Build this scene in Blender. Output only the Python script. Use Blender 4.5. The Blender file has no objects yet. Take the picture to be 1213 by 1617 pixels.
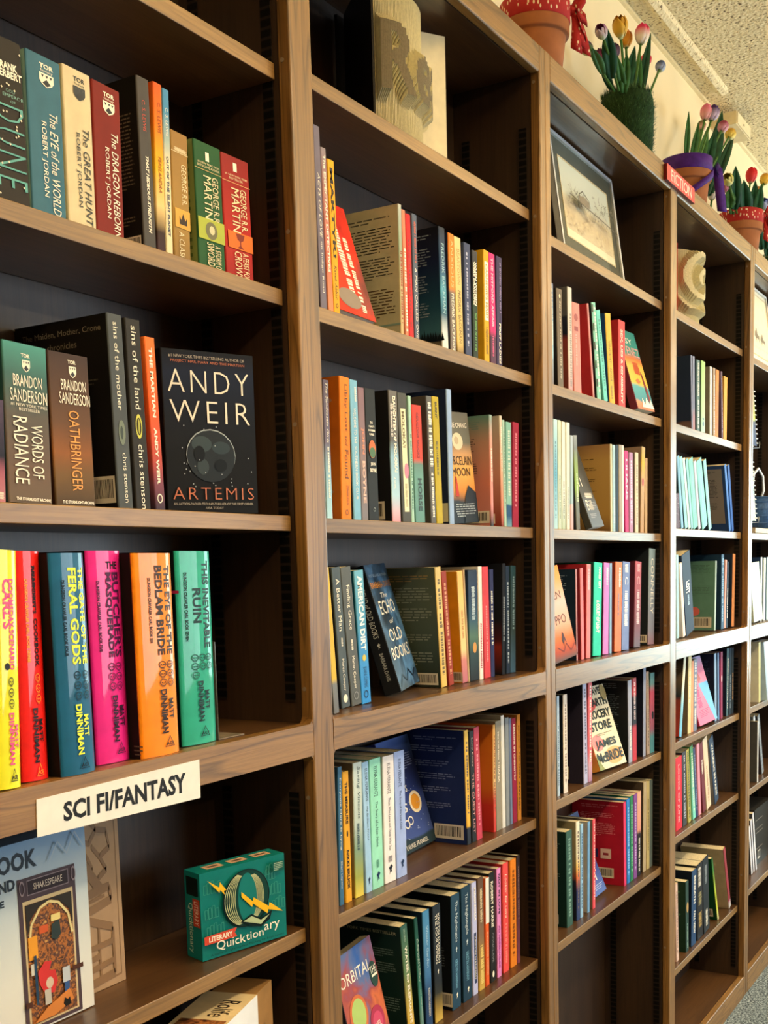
import bpy, bmesh, math, random
from mathutils import Matrix, Vector, Euler
S = bpy.context.scene
COL = S.collection
R = math.radians
# ---------------------------------------------------------------- camera
cam = bpy.data.cameras.new('camera'); camo = bpy.data.objects.new('camera', cam); COL.objects.link(camo)
cam.sensor_fit = 'AUTO'; cam.sensor_width = 36.0; cam.lens = 1800/1617*36.0
cam.shift_x = (606.5-645.72)/1617; cam.shift_y = (1111.04-808.5)/1617
camo.matrix_world = Matrix(((0.503520,0.113148,-0.856543,-0.504927),(-0.863629,0.037531,-0.502728,-0.912186),(-0.024736,0.992869,0.116616,1.479520),(0,0,0,1)))
cam.clip_start = .02
S.camera = camo
# ---------------------------------------------------------------- world, exposure
FLOOR = .033
CEIL = 2.998
S.view_settings.view_transform = 'Standard'; S.view_settings.look = 'None'
S.view_settings.gamma = 1; S.view_settings.use_curve_mapping = False
S.view_settings.exposure = 0.45
wd = bpy.data.worlds.new('sky'); S.world = wd; wd.use_nodes = True
bg = wd.node_tree.nodes['Background']; bg.inputs[0].default_value = (.75,.88,1,1); bg.inputs[1].default_value = .8
def area(name, loc, rot, sx, sy, power, col, parent=None):
    l = bpy.data.lights.new(name,'AREA'); l.shape='RECTANGLE'; l.size=sx; l.size_y=sy; l.energy=power; l.color=col
    o = bpy.data.objects.new(name,l); COL.objects.link(o); o.location=loc; o.rotation_euler=rot
    if parent: o.parent = parent
    return o
WX = 7.4
# daylight through the end-wall window (just outside the pane) and through an added, unseen front window that cools the far bays
area('daylight', (WX+.14, -1.35, 1.55), (0,R(90),0), 1.7, 1.9, 84, (.68,.95,.93))
area('added_front_daylight', (4.4, -4.62, 1.55), (R(90),0,0), 4.4, 1.5, 115, (.80,.91,1.0))
LAMPS = [(-.9,-1.15),(1.3,-1.15),(3.5,-1.15),(5.7,-1.15),(.2,-3.2),(3.5,-3.2)]
LAMP_W = 17; LAMP_UP = 24; LAMP_C = (1.0,.78,.47)
# ---------------------------------------------------------------- helpers
def tag(o, label=None, cat=None, group=None, kind=None):
    if label: o['label']=label
    if cat: o['category']=cat
    if group: o['group']=group
    if kind: o['kind']=kind
    return o
def lin(h):
    h=h.lstrip('#'); v=[int(h[i:i+2],16)/255 for i in (0,2,4)]
    return tuple((c/12.92 if c<=.04045 else ((c+.055)/1.055)**2.4) for c in v)+(1,)
_m = {}
def newmat(name):
    m = bpy.data.materials.new(name); m.use_nodes=True
    nt=m.node_tree; b=nt.nodes['Principled BSDF']
    return m,nt,b
def N(nt,t,**k):
    n=nt.nodes.new(t)
    for a,v in k.items():
        if a.startswith('i_'): n.inputs[a[2:].replace('_',' ')].default_value=v
        else: setattr(n,a,v)
    return n
def setramp(rp, stops):
    e=rp.color_ramp.elements
    while len(e)>1: e.remove(e[-1])
    e[0].position=stops[0][0]; e[0].color=stops[0][1] if not isinstance(stops[0][1],str) else lin(stops[0][1])
    for p,c in stops[1:]:
        x=e.new(p); x.color=lin(c) if isinstance(c,str) else c
def mul(c,f): return (min(1,c[0]*f),min(1,c[1]*f),min(1,c[2]*f),1)
def M(c, rough=.48, var=.08, scale=40, coat=0, metal=0):
    k=('M',c,rough,var,scale,coat,metal)
    if k in _m: return _m[k]
    m,nt,b=newmat('paint_'+c.lstrip('#')); col=lin(c)
    tc=N(nt,'ShaderNodeTexCoord'); n=N(nt,'ShaderNodeTexNoise',i_Scale=scale,i_Detail=3.0); rp=N(nt,'ShaderNodeValToRGB')
    setramp(rp,[(.3,mul(col,1-var)),(.7,mul(col,1+var))])
    nt.links.new(tc.outputs['Object'],n.inputs['Vector']); nt.links.new(n.outputs['Fac'],rp.inputs[0]); nt.links.new(rp.outputs[0],b.inputs['Base Color'])
    b.inputs['Roughness'].default_value=rough; b.inputs['Specular IOR Level'].default_value=.2; b.inputs['Coat Weight'].default_value=coat; b.inputs['Coat Roughness'].default_value=.04; b.inputs['Metallic'].default_value=metal
    _m[k]=m; return m
def G(stops, rough=.58):
    k=('G',tuple(stops),rough)
    if k in _m: return _m[k]
    m,nt,b=newmat('printed_gradient')
    tc=N(nt,'ShaderNodeTexCoord'); sp=N(nt,'ShaderNodeSeparateXYZ'); rp=N(nt,'ShaderNodeValToRGB')
    n=N(nt,'ShaderNodeTexNoise',i_Scale=9.0,i_Detail=5.0); ma=N(nt,'ShaderNodeMath',operation='MULTIPLY_ADD'); ma.inputs[1].default_value=.12
    sb=N(nt,'ShaderNodeMath',operation='SUBTRACT'); sb.inputs[1].default_value=.06
    setramp(rp,list(stops))
    nt.links.new(tc.outputs['Generated'],sp.inputs[0]); nt.links.new(tc.outputs['Object'],n.inputs['Vector'])
    nt.links.new(n.outputs['Fac'],ma.inputs[0]); nt.links.new(sp.outputs['Z'],ma.inputs[2]); nt.links.new(ma.outputs[0],sb.inputs[0])
    nt.links.new(sb.outputs[0],rp.inputs[0]); nt.links.new(rp.outputs[0],b.inputs['Base Color'])
    b.inputs['Roughness'].default_value=rough; b.inputs['Specular IOR Level'].default_value=.2
    _m[k]=m; return m
def NZ(cols, scale=14, rough=.45, dist=1.0):
    k=('NZ',tuple(cols),scale,dist)
    if k in _m: return _m[k]
    m,nt,b=newmat('printed_picture')
    tc=N(nt,'ShaderNodeTexCoord'); n=N(nt,'ShaderNodeTexNoise',i_Scale=scale,i_Detail=5.0,i_Distortion=dist); rp=N(nt,'ShaderNodeValToRGB')
    setramp(rp,[(.28+.44*i/(len(cols)-1),c) for i,c in enumerate(cols)])
    nt.links.new(tc.outputs['Object'],n.inputs['Vector']); nt.links.new(n.outputs['Fac'],rp.inputs[0]); nt.links.new(rp.outputs[0],b.inputs['Base Color'])
    b.inputs['Roughness'].default_value=rough; b.inputs['Specular IOR Level'].default_value=.2
    _m[k]=m; return m
def any_mat(c, **k):
    if isinstance(c,str): return M(c,**k)
    if isinstance(c,list): return G(tuple(tuple(s) for s in c))
    return c
def wood(name, light, mid, dark, axis, rough=.38, ring=.5, coat=.25):
    k=('W',name,axis)
    if k in _m: return _m[k]
    m,nt,b=newmat(name+'_grain_'+axis.lower())
    tc=N(nt,'ShaderNodeTexCoord'); oi=N(nt,'ShaderNodeObjectInfo'); sc=N(nt,'ShaderNodeVectorMath',operation='SCALE'); sc.inputs[0].default_value=(3.1,5.3,7.7)
    ad=N(nt,'ShaderNodeVectorMath',operation='ADD')
    nt.links.new(oi.outputs['Random'],sc.inputs['Scale']); nt.links.new(tc.outputs['Object'],ad.inputs[0]); nt.links.new(sc.outputs[0],ad.inputs[1])
    def mp(s):
        q=N(nt,'ShaderNodeMapping'); q.inputs['Scale'].default_value=s; nt.links.new(ad.outputs[0],q.inputs['Vector']); return q
    st={'X':(1,1,1),'Z':(1,1,1)}
    def ax(l,c): return (l,c,c) if axis=='X' else (c,c,l)
    n1=N(nt,'ShaderNodeTexNoise',i_Scale=1.0,i_Detail=3.0,i_Distortion=.3); nt.links.new(mp(ax(1.3,14)).outputs[0],n1.inputs['Vector'])
    n2=N(nt,'ShaderNodeTexNoise',i_Scale=1.0,i_Detail=5.0,i_Roughness=.75); nt.links.new(mp(ax(6,260)).outputs[0],n2.inputs['Vector'])
    nr=N(nt,'ShaderNodeTexNoise',i_Scale=1.0,i_Detail=1.0); nt.links.new(mp(ax(1.7,26)).outputs[0],nr.inputs['Vector'])
    rm=N(nt,'ShaderNodeMath',operation='MULTIPLY'); rm.inputs[1].default_value=9.0; nt.links.new(nr.outputs['Fac'],rm.inputs[0])
    fr=N(nt,'ShaderNodeMath',operation='FRACT'); nt.links.new(rm.outputs[0],fr.inputs[0])
    rr=N(nt,'ShaderNodeValToRGB'); setramp(rr,[(0,(0,0,0,1)),(.62,(0,0,0,1)),(.88,(1,1,1,1)),(1,(0,0,0,1))]); nt.links.new(fr.outputs[0],rr.inputs[0])
    r1=N(nt,'ShaderNodeValToRGB'); setramp(r1,[(.32,mid),(.62,light)]); nt.links.new(n1.outputs['Fac'],r1.inputs[0])
    mx=N(nt,'ShaderNodeMixRGB'); mx.inputs[2].default_value=lin(dark); nt.links.new(r1.outputs[0],mx.inputs[1])
    f=N(nt,'ShaderNodeMath',operation='MULTIPLY'); f.inputs[1].default_value=ring; nt.links.new(rr.outputs[0],f.inputs[0]); nt.links.new(f.outputs[0],mx.inputs[0])
    r2=N(nt,'ShaderNodeValToRGB'); setramp(r2,[(.44,(.62,.58,.52,1)),(.56,(1,1,1,1))]); nt.links.new(n2.outputs['Fac'],r2.inputs[0])
    m2=N(nt,'ShaderNodeMixRGB',blend_type='MULTIPLY'); m2.inputs[0].default_value=.55; nt.links.new(mx.outputs[0],m2.inputs[1]); nt.links.new(r2.outputs[0],m2.inputs[2])
    nt.links.new(m2.outputs[0],b.inputs['Base Color'])
    bp=N(nt,'ShaderNodeBump'); bp.inputs['Strength'].default_value=.12; bp.inputs['Distance'].default_value=.0006; nt.links.new(n2.outputs['Fac'],bp.inputs['Height']); nt.links.new(bp.outputs[0],b.inputs['Normal'])
    b.inputs['Roughness'].default_value=rough; b.inputs['Coat Weight'].default_value=coat; b.inputs['Coat Roughness'].default_value=.22
    _m[k]=m; return m
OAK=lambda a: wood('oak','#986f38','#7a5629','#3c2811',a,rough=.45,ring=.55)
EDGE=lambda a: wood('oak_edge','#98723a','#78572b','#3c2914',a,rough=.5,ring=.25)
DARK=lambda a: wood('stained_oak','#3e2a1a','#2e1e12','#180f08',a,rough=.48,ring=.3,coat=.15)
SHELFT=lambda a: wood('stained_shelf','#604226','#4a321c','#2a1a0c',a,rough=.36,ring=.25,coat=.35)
class MB:
    def __init__(s): s.v=[]; s.f=[]; s.mi=[]; s.m=[]; s.sm=[]
    def slot(s,m):
        if m not in s.m: s.m.append(m)
        return s.m.index(m)
    def face(s,pts,m,smooth=False):
        n=len(s.v); s.v+= [tuple(p) for p in pts]; s.f.append(tuple(range(n,n+len(pts)))); s.mi.append(s.slot(m)); s.sm.append(smooth)
    def raw(s,vs,fs,m,smooth=False):
        n=len(s.v); s.v+=[tuple(p) for p in vs]; i=s.slot(m)
        for f in fs: s.f.append(tuple(n+a for a in f)); s.mi.append(i); s.sm.append(smooth)
    def box(s,x0,x1,y0,y1,z0,z1,m):
        vs=[(x,y,z) for z in (z0,z1) for y in (y0,y1) for x in (x0,x1)]
        fs=[(0,2,3,1),(4,5,7,6),(0,1,5,4),(2,6,7,3),(0,4,6,2),(1,3,7,5)]
        ms=m if isinstance(m,(list,tuple)) else [m]*6     # bottom, top, front(-y), back, left, right
        n=len(s.v); s.v+=vs
        for f,q in zip(fs,ms): s.f.append(tuple(n+a for a in f)); s.mi.append(s.slot(q)); s.sm.append(False)
    def prism(s,poly,z0,z1,m,smooth=False,axis='Z'):
        k=len(poly)
        mp={'Z':lambda a,b,c:(a,b,c),'X':lambda a,b,c:(c,a,b),'Y':lambda a,b,c:(a,c,b)}[axis]
        vs=[mp(a,b,z0) for a,b in poly]+[mp(a,b,z1) for a,b in poly]
        s.raw(vs,[tuple(range(k))[::-1],tuple(range(k,2*k))],m)
        s.raw(vs,[(i,(i+1)%k,k+(i+1)%k,k+i) for i in range(k)],m,smooth)
    def lathe(s,prof,m,n=40,c=(0,0),smooth=True,close=False):
        vs=[(c[0]+r*math.cos(2*math.pi*i/n),c[1]+r*math.sin(2*math.pi*i/n),z) for r,z in prof for i in range(n)]
        fs=[(j*n+i,j*n+(i+1)%n,(j+1)*n+(i+1)%n,(j+1)*n+i) for j in range(len(prof)-1) for i in range(n)]
        s.raw(vs,fs,m,smooth)
    def tube(s,pts,rad,m,n=7):
        pts=[Vector(p) for p in pts]; rs=rad if isinstance(rad,(list,tuple)) else [rad]*len(pts); vs=[]
        for i,p in enumerate(pts):
            d=(pts[min(i+1,len(pts)-1)]-pts[max(i-1,0)]).normalized(); u=d.cross(Vector((.31,.95,.05))).normalized(); w=d.cross(u)
            for k in range(n): a=2*math.pi*k/n; vs.append(p+rs[i]*(u*math.cos(a)+w*math.sin(a)))
        fs=[(j*n+i,j*n+(i+1)%n,(j+1)*n+(i+1)%n,(j+1)*n+i) for j in range(len(pts)-1) for i in range(n)]
        fs+=[tuple(range(n))[::-1],tuple(range((len(pts)-1)*n,len(pts)*n))]
        s.raw(vs,fs,m,True)
    def strip(s,left,right,m,th=.0008,smooth=True):     # a thin ribbon with thickness between two edge lines
        L=[Vector(p) for p in left]; Rr=[Vector(p) for p in right]; k=len(L); vs=[]
        for i in range(k):
            t=(L[min(i+1,k-1)]-L[max(i-1,0)]); nn=t.cross(Rr[i]-L[i]); nn=nn.normalized()*th if nn.length>1e-9 else Vector((0,-th,0))
            vs+=[L[i],Rr[i],Rr[i]+nn,L[i]+nn]
        fs=[]
        for i in range(k-1):
            a=4*i; b=a+4
            fs+=[(a,a+1,b+1,b),(a+1,a+2,b+2,b+1),(a+2,a+3,b+3,b+2),(a+3,a,b,b+3)]
        fs+=[(0,3,2,1),(4*k-4,4*k-3,4*k-2,4*k-1)]
        s.raw(vs,fs,m,smooth)
    def build(s,name,parent=None,bevel=0,recalc=False):
        me=bpy.data.meshes.new(name); me.from_pydata(s.v,[],s.f)
        for m in s.m: me.materials.append(m)
        me.polygons.foreach_set('material_index',s.mi); me.polygons.foreach_set('use_smooth',s.sm)
        if recalc or bevel:
            bm=bmesh.new(); bm.from_mesh(me); bmesh.ops.remove_doubles(bm,verts=bm.verts,dist=1e-6); bmesh.ops.recalc_face_normals(bm,faces=bm.faces); bm.to_mesh(me); bm.free()
        me.update()
        o=bpy.data.objects.new(name,me); COL.objects.link(o)
        if parent: o.parent=parent
        if bevel:
            b=o.modifiers.new('bevel','BEVEL'); b.width=bevel; b.segments=3; b.limit_method='ANGLE'; b.angle_limit=R(40)
        return o
def thing(name,label,cat,loc=(0,0,0),rot=(0,0,0),group=None):
    o=bpy.data.objects.new(name,None); COL.objects.link(o); o.empty_display_size=.05; o.location=loc; o.rotation_euler=rot
    return tag(o,label,cat,group)
# ---------------------------------------------------------------- lettering
_g={}
def glyphs(t,fl=''):
    k=(t,fl)
    if k in _g: return _g[k]
    c=bpy.data.curves.new('lettering','FONT'); c.body=t; c.resolution_u=2; c.fill_mode='BOTH'
    if 'b' in fl: c.offset=.034
    if 't' in fl: c.offset=-.014
    if 'i' in fl: c.shear=.22
    if 'w' in fl: c.space_character=1.25
    o=bpy.data.objects.new('lettering',c); COL.objects.link(o)
    me=bpy.data.meshes.new_from_object(o)
    vs=[(v.co.x,v.co.y) for v in me.vertices]; fs=[tuple(p.vertices) for p in me.polygons]
    bpy.data.objects.remove(o); bpy.data.curves.remove(c); bpy.data.meshes.remove(me)
    if vs:
        x0=min(v[0] for v in vs); x1=max(v[0] for v in vs); y0=min(v[1] for v in vs); y1=max(v[1] for v in vs)
        vs=[((x-x0)/max(x1-x0,1e-6),(y-y0)/max(y1-y0,1e-6)) for x,y in vs]
    _g[k]=(vs,fs); return _g[k]
def ellipse(n=20): return [(.5+.5*math.cos(2*math.pi*i/n),.5+.5*math.sin(2*math.pi*i/n)) for i in range(n)]
def draw(mb,F,el,aspect=1.0):
    """F(p,q,level) -> point; p 0..1 left to right, q 0..1 from the top"""
    lv=0
    for (_,k,x0,x1,z0,z1,c,t,fl) in el:
        lv+=1; m=M(c,rough=.4,var=.03) if isinstance(c,str) else c
        X=lambda a:x0+(x1-x0)*a; Q=lambda b:z0+(z1-z0)*b
        rect=lambda a0,a1,b0,b1,mm=None,l=None:mb.face([F(X(a0),Q(b1),l or lv),F(X(a1),Q(b1),l or lv),F(X(a1),Q(b0),l or lv),F(X(a0),Q(b0),l or lv)],mm or m)
        poly=lambda pts,mm=None,l=None:mb.face([F(X(a),Q(b),l or lv) for a,b in pts],mm or m)
        rng=random.Random(hash((round(x0,3),round(z0,3),round(x1,3)))&0xffff)
        if k=='v':
            vs,fs=glyphs(t,fl); mb.raw([F(x0+(x1-x0)*b,z0+(z1-z0)*a,lv) for a,b in vs],fs,m)
        elif k=='h':
            vs,fs=glyphs(t,fl); mb.raw([F(x0+(x1-x0)*a,z1-(z1-z0)*b,lv) for a,b in vs],fs,m)
        elif k=='r': rect(0,1,0,1)
        elif k in('e','disc'): poly(ellipse())
        elif k=='ring':
            a=ellipse(18); n=len(a)
            for i in range(n):
                j=(i+1)%n; s_=lambda p:(.5+(p[0]-.5)*.72,.5+(p[1]-.5)*.72)
                poly([a[i],a[j],s_(a[j]),s_(a[i])])
        elif k=='q':                                   # unreadably small vertical lettering
            a=0
            while a<1:
                w=rng.uniform(.02,.05)
                b0=rng.uniform(0,.15); rect(b0,1-rng.uniform(0,.2),a,min(1,a+w*.72)); a+=w+(.03 if rng.random()<.16 else 0)
        elif k=='P':                                   # unreadably small paragraph
            n=max(1,int(round((z1-z0)/.022)))
            for i in range(n):
                a=rng.uniform(0,.06); e=1-rng.uniform(0,.12) if i<n-1 else rng.uniform(.4,.8)
                while a<e:
                    w=min(rng.uniform(.08,.22),e-a); rect(a,a+w*.9,(i+.25)/n,(i+.62)/n); a+=w+.012
        elif k=='k':
            rect(0,1,0,1); a=.08
            while a<.9:
                w=rng.uniform(.012,.035); rect(a,a+w,.12,.82,M('#1c1a18'),lv+1); a+=w+rng.uniform(.015,.03)
            lv+=1
        elif k=='skull':
            a=ellipse(16); sq=lambda p:(.5+(p[0]-.5)*.80,.5+(p[1]-.5)*.80)
            for i in range(16): poly([a[i],a[(i+1)%16],sq(a[(i+1)%16]),sq(a[i])])
            for ex in (.32,.68): poly([(ex+.11*math.cos(u),.52+.11*math.sin(u)) for u in [i*math.pi/3 for i in range(6)]])
            for q_ in ((.3,.34,.86,1.08),(.66,.7,.86,1.08),(.3,.7,1.06,1.12),(.47,.53,.66,.76)): rect(*q_)
        elif k=='ace':
            for a,b in (((0,1),(.5,0)),((.5,0),(1,1)),((1,1),(0,1))):
                dx,dz=b[0]-a[0],b[1]-a[1]; l=math.hypot(dx,dz); nx,nz=-dz/l*.06,dx/l*.06
                poly([a,b,(b[0]+nx,b[1]+nz),(a[0]+nx,a[1]+nz)])
        elif k=='shield':
            poly([(0,0),(1,0),(1,.55),(.85,.8),(.5,1),(.15,.8),(0,.55)]); poly([(.2,.72),(.5,.42),(.8,.72),(.5,.93)],M('#2a2f34'),lv+1)
            for a in (.12,.42,.7): poly([(a,.12),(a+.2,.12),(a+.1,.34)],M('#3a3f44'),lv+1)
            lv+=1
        elif k=='crown': poly([(0,1),(0,.3),(.22,.62),(.5,0),(.78,.62),(1,.3),(1,1)])
        elif k=='goblet': poly([(.05,0),(.95,0),(.8,.4),(.56,.52),(.56,.8),(.85,1),(.15,1),(.44,.8),(.44,.52),(.2,.4)])
        elif k=='quill': poly([(.2,1),(.35,.55),(.1,.3),(.6,.0),(.9,.25),(.6,.5),(.75,.8),(.45,.7)])
        elif k=='pines':
            a=0
            while a<1: w=rng.uniform(.04,.09); poly([(a,1),(a+w/2,rng.uniform(0,.5)),(a+w,1)]); a+=w*.7
        elif k=='dots':
            for i in range(26):
                a,b=rng.random(),rng.random(); s_=float(fl or .03); asp=(x1-x0)/(z1-z0)*aspect
                poly([(a,b-s_*asp),(a+s_,b),(a,b+s_*asp),(a-s_,b)])
        elif k=='bars':
            for i in range(14): rect(.2,.75,i/14,(i+.45)/14)
        elif k=='poly': poly(t)
        elif k=='line':
            w=float(fl or .02)
            for a,b in zip(t[:-1],t[1:]):
                A=(X(a[0]),Q(a[1])); B=(X(b[0]),Q(b[1])); dx,dz=B[0]-A[0],(B[1]-A[1])/aspect; l=math.hypot(dx,dz) or 1; nx,nz=-dz/l*w/2,dx/l*w/2*aspect
                mb.face([F(A[0]+nx,A[1]+nz,lv),F(B[0]+nx,B[1]+nz,lv),F(B[0]-nx,B[1]-nz,lv),F(A[0]-nx,A[1]-nz,lv)],m)
    return lv
PAGE=M('#d9ccab',rough=.8,var=.14,scale=260)
PAGE_W=M('#e6e2da',rough=.8,var=.1,scale=260)
# ================================================================ STRUCTURE
def struct(name,mb,**k): return tag(mb.build(name,**k),kind='structure')
def carpet_mat():
    m,nt,b=newmat('carpet'); tc=N(nt,'ShaderNodeTexCoord'); n=N(nt,'ShaderNodeTexNoise',i_Scale=150.0,i_Detail=2.0,i_Roughness=.7); rp=N(nt,'ShaderNodeValToRGB')
    setramp(rp,[(.36,'#262d33'),(.46,'#4c5860'),(.52,'#6c7a82'),(.6,'#9ca8ae')]); nt.links.new(tc.outputs['Object'],n.inputs['Vector']); nt.links.new(n.outputs['Fac'],rp.inputs[0]); nt.links.new(rp.outputs[0],b.inputs['Base Color'])
    bp=N(nt,'ShaderNodeBump'); bp.inputs['Strength'].default_value=.8; bp.inputs['Distance'].default_value=.004; nt.links.new(n.outputs['Fac'],bp.inputs['Height']); nt.links.new(bp.outputs[0],b.inputs['Normal']); b.inputs['Roughness'].default_value=.95; return m
def popcorn_mat():
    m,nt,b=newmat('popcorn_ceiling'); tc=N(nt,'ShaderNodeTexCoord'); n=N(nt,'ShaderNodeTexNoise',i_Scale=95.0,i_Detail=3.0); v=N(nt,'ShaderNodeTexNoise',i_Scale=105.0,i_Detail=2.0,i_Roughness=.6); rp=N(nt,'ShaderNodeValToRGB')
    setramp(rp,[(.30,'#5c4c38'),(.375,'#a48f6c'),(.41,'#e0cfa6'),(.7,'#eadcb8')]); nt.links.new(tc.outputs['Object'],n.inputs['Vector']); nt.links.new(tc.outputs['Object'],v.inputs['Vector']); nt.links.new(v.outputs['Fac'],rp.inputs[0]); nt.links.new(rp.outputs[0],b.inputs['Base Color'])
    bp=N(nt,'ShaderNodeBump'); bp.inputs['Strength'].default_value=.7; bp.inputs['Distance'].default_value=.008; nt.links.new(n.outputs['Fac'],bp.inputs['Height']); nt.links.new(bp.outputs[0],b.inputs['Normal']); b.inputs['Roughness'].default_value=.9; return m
WALL=M('#ecdcb4',rough=.75,var=.03,scale=6); PANEL=M('#6e5c46',rough=.7,var=.08,scale=6); TRIM=M('#e2d2a8',rough=.6,var=.05,scale=60)
RX0,RX1,RY0,RY1=-3.0,WX,-4.5,.215
b=MB(); b.box(RX0,RX1,RY0,RY1+.1,FLOOR-.1,FLOOR,carpet_mat()); struct('floor',b)
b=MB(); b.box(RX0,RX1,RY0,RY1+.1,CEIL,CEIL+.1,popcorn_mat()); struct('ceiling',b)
b=MB(); b.box(RX0,RX1,RY1,RY1+.1,FLOOR,CEIL,WALL); struct('wall_back',b)
b=MB(); b.box(RX0-.1,RX0,RY0,RY1+.1,FLOOR,CEIL,PANEL); struct('wall_left',b)
def holed(name,axis,at,th,u0,u1,hu0,hu1,hz0,hz1):
    b=MB()
    def bx(a0,a1,z0,z1):
        if axis=='X': b.box(at,at+th,a0,a1,z0,z1,PANEL)
        else: b.box(a0,a1,at,at+th,z0,z1,PANEL)
    bx(u0,hu0,FLOOR,CEIL); bx(hu1,u1,FLOOR,CEIL); bx(hu0,hu1,FLOOR,hz0); bx(hu0,hu1,hz1,CEIL); struct(name,b)
holed('wall_right','X',WX,.1,RY0,RY1+.1,-2.3,-.4,.68,2.42)
holed('wall_front','Y',RY0-.1,.1,RX0,RX1,2.2,6.6,.8,2.3)
GLASS=bpy.data.materials.new('clear_glass'); GLASS.use_nodes=True; nt=GLASS.node_tree; nt.nodes.remove(nt.nodes['Principled BSDF'])
_tr=N(nt,'ShaderNodeBsdfTransparent'); _gl=N(nt,'ShaderNodeBsdfGlossy'); _gl.inputs['Roughness'].default_value=.03; _lw=N(nt,'ShaderNodeLayerWeight'); _fr=N(nt,'ShaderNodeMath',operation='POWER'); _fr.inputs[1].default_value=4.0; nt.links.new(_lw.outputs['Facing'],_fr.inputs[0]); _hf=N(nt,'ShaderNodeMath',operation='MULTIPLY'); _hf.inputs[1].default_value=.25; nt.links.new(_fr.outputs[0],_hf.inputs[0]); _mx=N(nt,'ShaderNodeMixShader')
nt.links.new(_hf.outputs[0],_mx.inputs[0]); nt.links.new(_tr.outputs[0],_mx.inputs[1]); nt.links.new(_gl.outputs[0],_mx.inputs[2]); nt.links.new(_mx.outputs[0],nt.nodes['Material Output'].inputs['Surface'])
WF=M('#e8e4da',rough=.5)
def window(n,axis,at,u0,u1,z0,z1):
    b=MB()
    def bx(a0,a1,c0,c1,w=.03):
        if axis=='X': b.box(at-.01,at+w,a0,a1,c0,c1,WF)
        else: b.box(a0,a1,at-w,at+.01,c0,c1,WF)
    f=.05; bx(u0,u1,z0,z0+f); bx(u0,u1,z1-f,z1); bx(u0,u0+f,z0,z1); bx(u1-f,u1,z0,z1); bx((u0+u1)/2-.02,(u0+u1)/2+.02,z0,z1)
    o=struct('window_%d'%n,b)
    g=MB()
    if axis=='X': g.box(at+.012,at+.016,u0+f,u1-f,z0+f,z1-f,GLASS)
    else: g.box(u0+f,u1-f,at-.016,at-.012,z0+f,z1-f,GLASS)
    g.build('pane',o)
window(1,'X',WX+.03,-2.3,-.4,.68,2.42); window(2,'Y',RY0-.03,2.2,6.6,.8,2.3)  # second window is added out of view to let in cool front light
# moulding where wall meets ceiling: a flat band with a rounded lower bead
b=MB(); b.prism([(RY1,CEIL),(RY1-.010,CEIL),(RY1-.009,CEIL-.008),(RY1,CEIL-.010)],RX0,RX1,TRIM,axis='X'); struct('trim_1',b)
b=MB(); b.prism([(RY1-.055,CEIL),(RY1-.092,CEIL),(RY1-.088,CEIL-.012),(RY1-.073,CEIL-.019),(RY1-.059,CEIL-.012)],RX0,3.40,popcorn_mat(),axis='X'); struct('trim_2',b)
# ceiling lamps (their light is the room light)
for i,(x,y) in enumerate(LAMPS):
    t=thing('ceiling_light','long suspended ceiling lamp with frosted diffuser, out over the carpet','lamp',(x,y,CEIL-.42),group='ceiling lamps over the aisle')
    b=MB(); b.box(-.62,.62,-.09,.09,0,.05,M('#e8e2d0',rough=.5)); b.build('housing',t)
    b=MB(); b.box(-.6,.6,-.08,.08,-.006,-.0005,M('#f4ecd8',rough=.6)); b.build('diffuser',t)
    for sx in (-.5,.5):
        b=MB(); b.box(sx-.004,sx+.004,-.004,.004,.05,.4195,M('#8c8880',rough=.4,metal=.7)); b.build('hanger',t)
    area('lamp_down',(0,0,-.01),(0,0,0),1.15,.15,LAMP_W,LAMP_C,t)
    area('added_uplight',(0,0,.06),(R(180),0,0),1.15,.15,LAMP_UP,LAMP_C,t)  # uplight added to brighten the ceiling and upper wall
# ================================================================ BOOKCASES
W=.8098; HS=.02527; TOP=2.455; RT=1.27; RB=1.225; DEP=.197; SF=.023; ST=.021
def std_mat():
    m,nt,b=newmat('slotted_metal'); tc=N(nt,'ShaderNodeTexCoord'); sp=N(nt,'ShaderNodeSeparateXYZ'); a=N(nt,'ShaderNodeMath',operation='MULTIPLY'); a.inputs[1].default_value=1/.0127
    f=N(nt,'ShaderNodeMath',operation='FRACT'); rp=N(nt,'ShaderNodeValToRGB'); setramp(rp,[(0,'#0a0908'),(.62,'#0a0908'),(.74,'#332b24'),(.92,'#332b24'),(1,'#0a0908')])
    nt.links.new(tc.outputs['Object'],sp.inputs[0]); nt.links.new(sp.outputs['Z'],a.inputs[0]); nt.links.new(a.outputs[0],f.inputs[0]); nt.links.new(f.outputs[0],rp.inputs[0]); nt.links.new(rp.outputs[0],b.inputs['Base Color']); b.inputs['Metallic'].default_value=.6; b.inputs['Roughness'].default_value=.45; return m
STD=std_mat(); PLUG=M('#8a7a68',rough=.4)
SHELVES={1:(2.143,1.856,1.557,.975,.674,.36),2:(2.160,1.85,1.556,.97,.674,.36),3:(2.137,1.847,1.556,.986,.674),4:(2.139,1.847,1.572,.99,.726,.347),5:(2.137,1.572,.99,.71,.36),6:(2.137,1.847,1.556,.98,.68,.35)}
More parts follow.
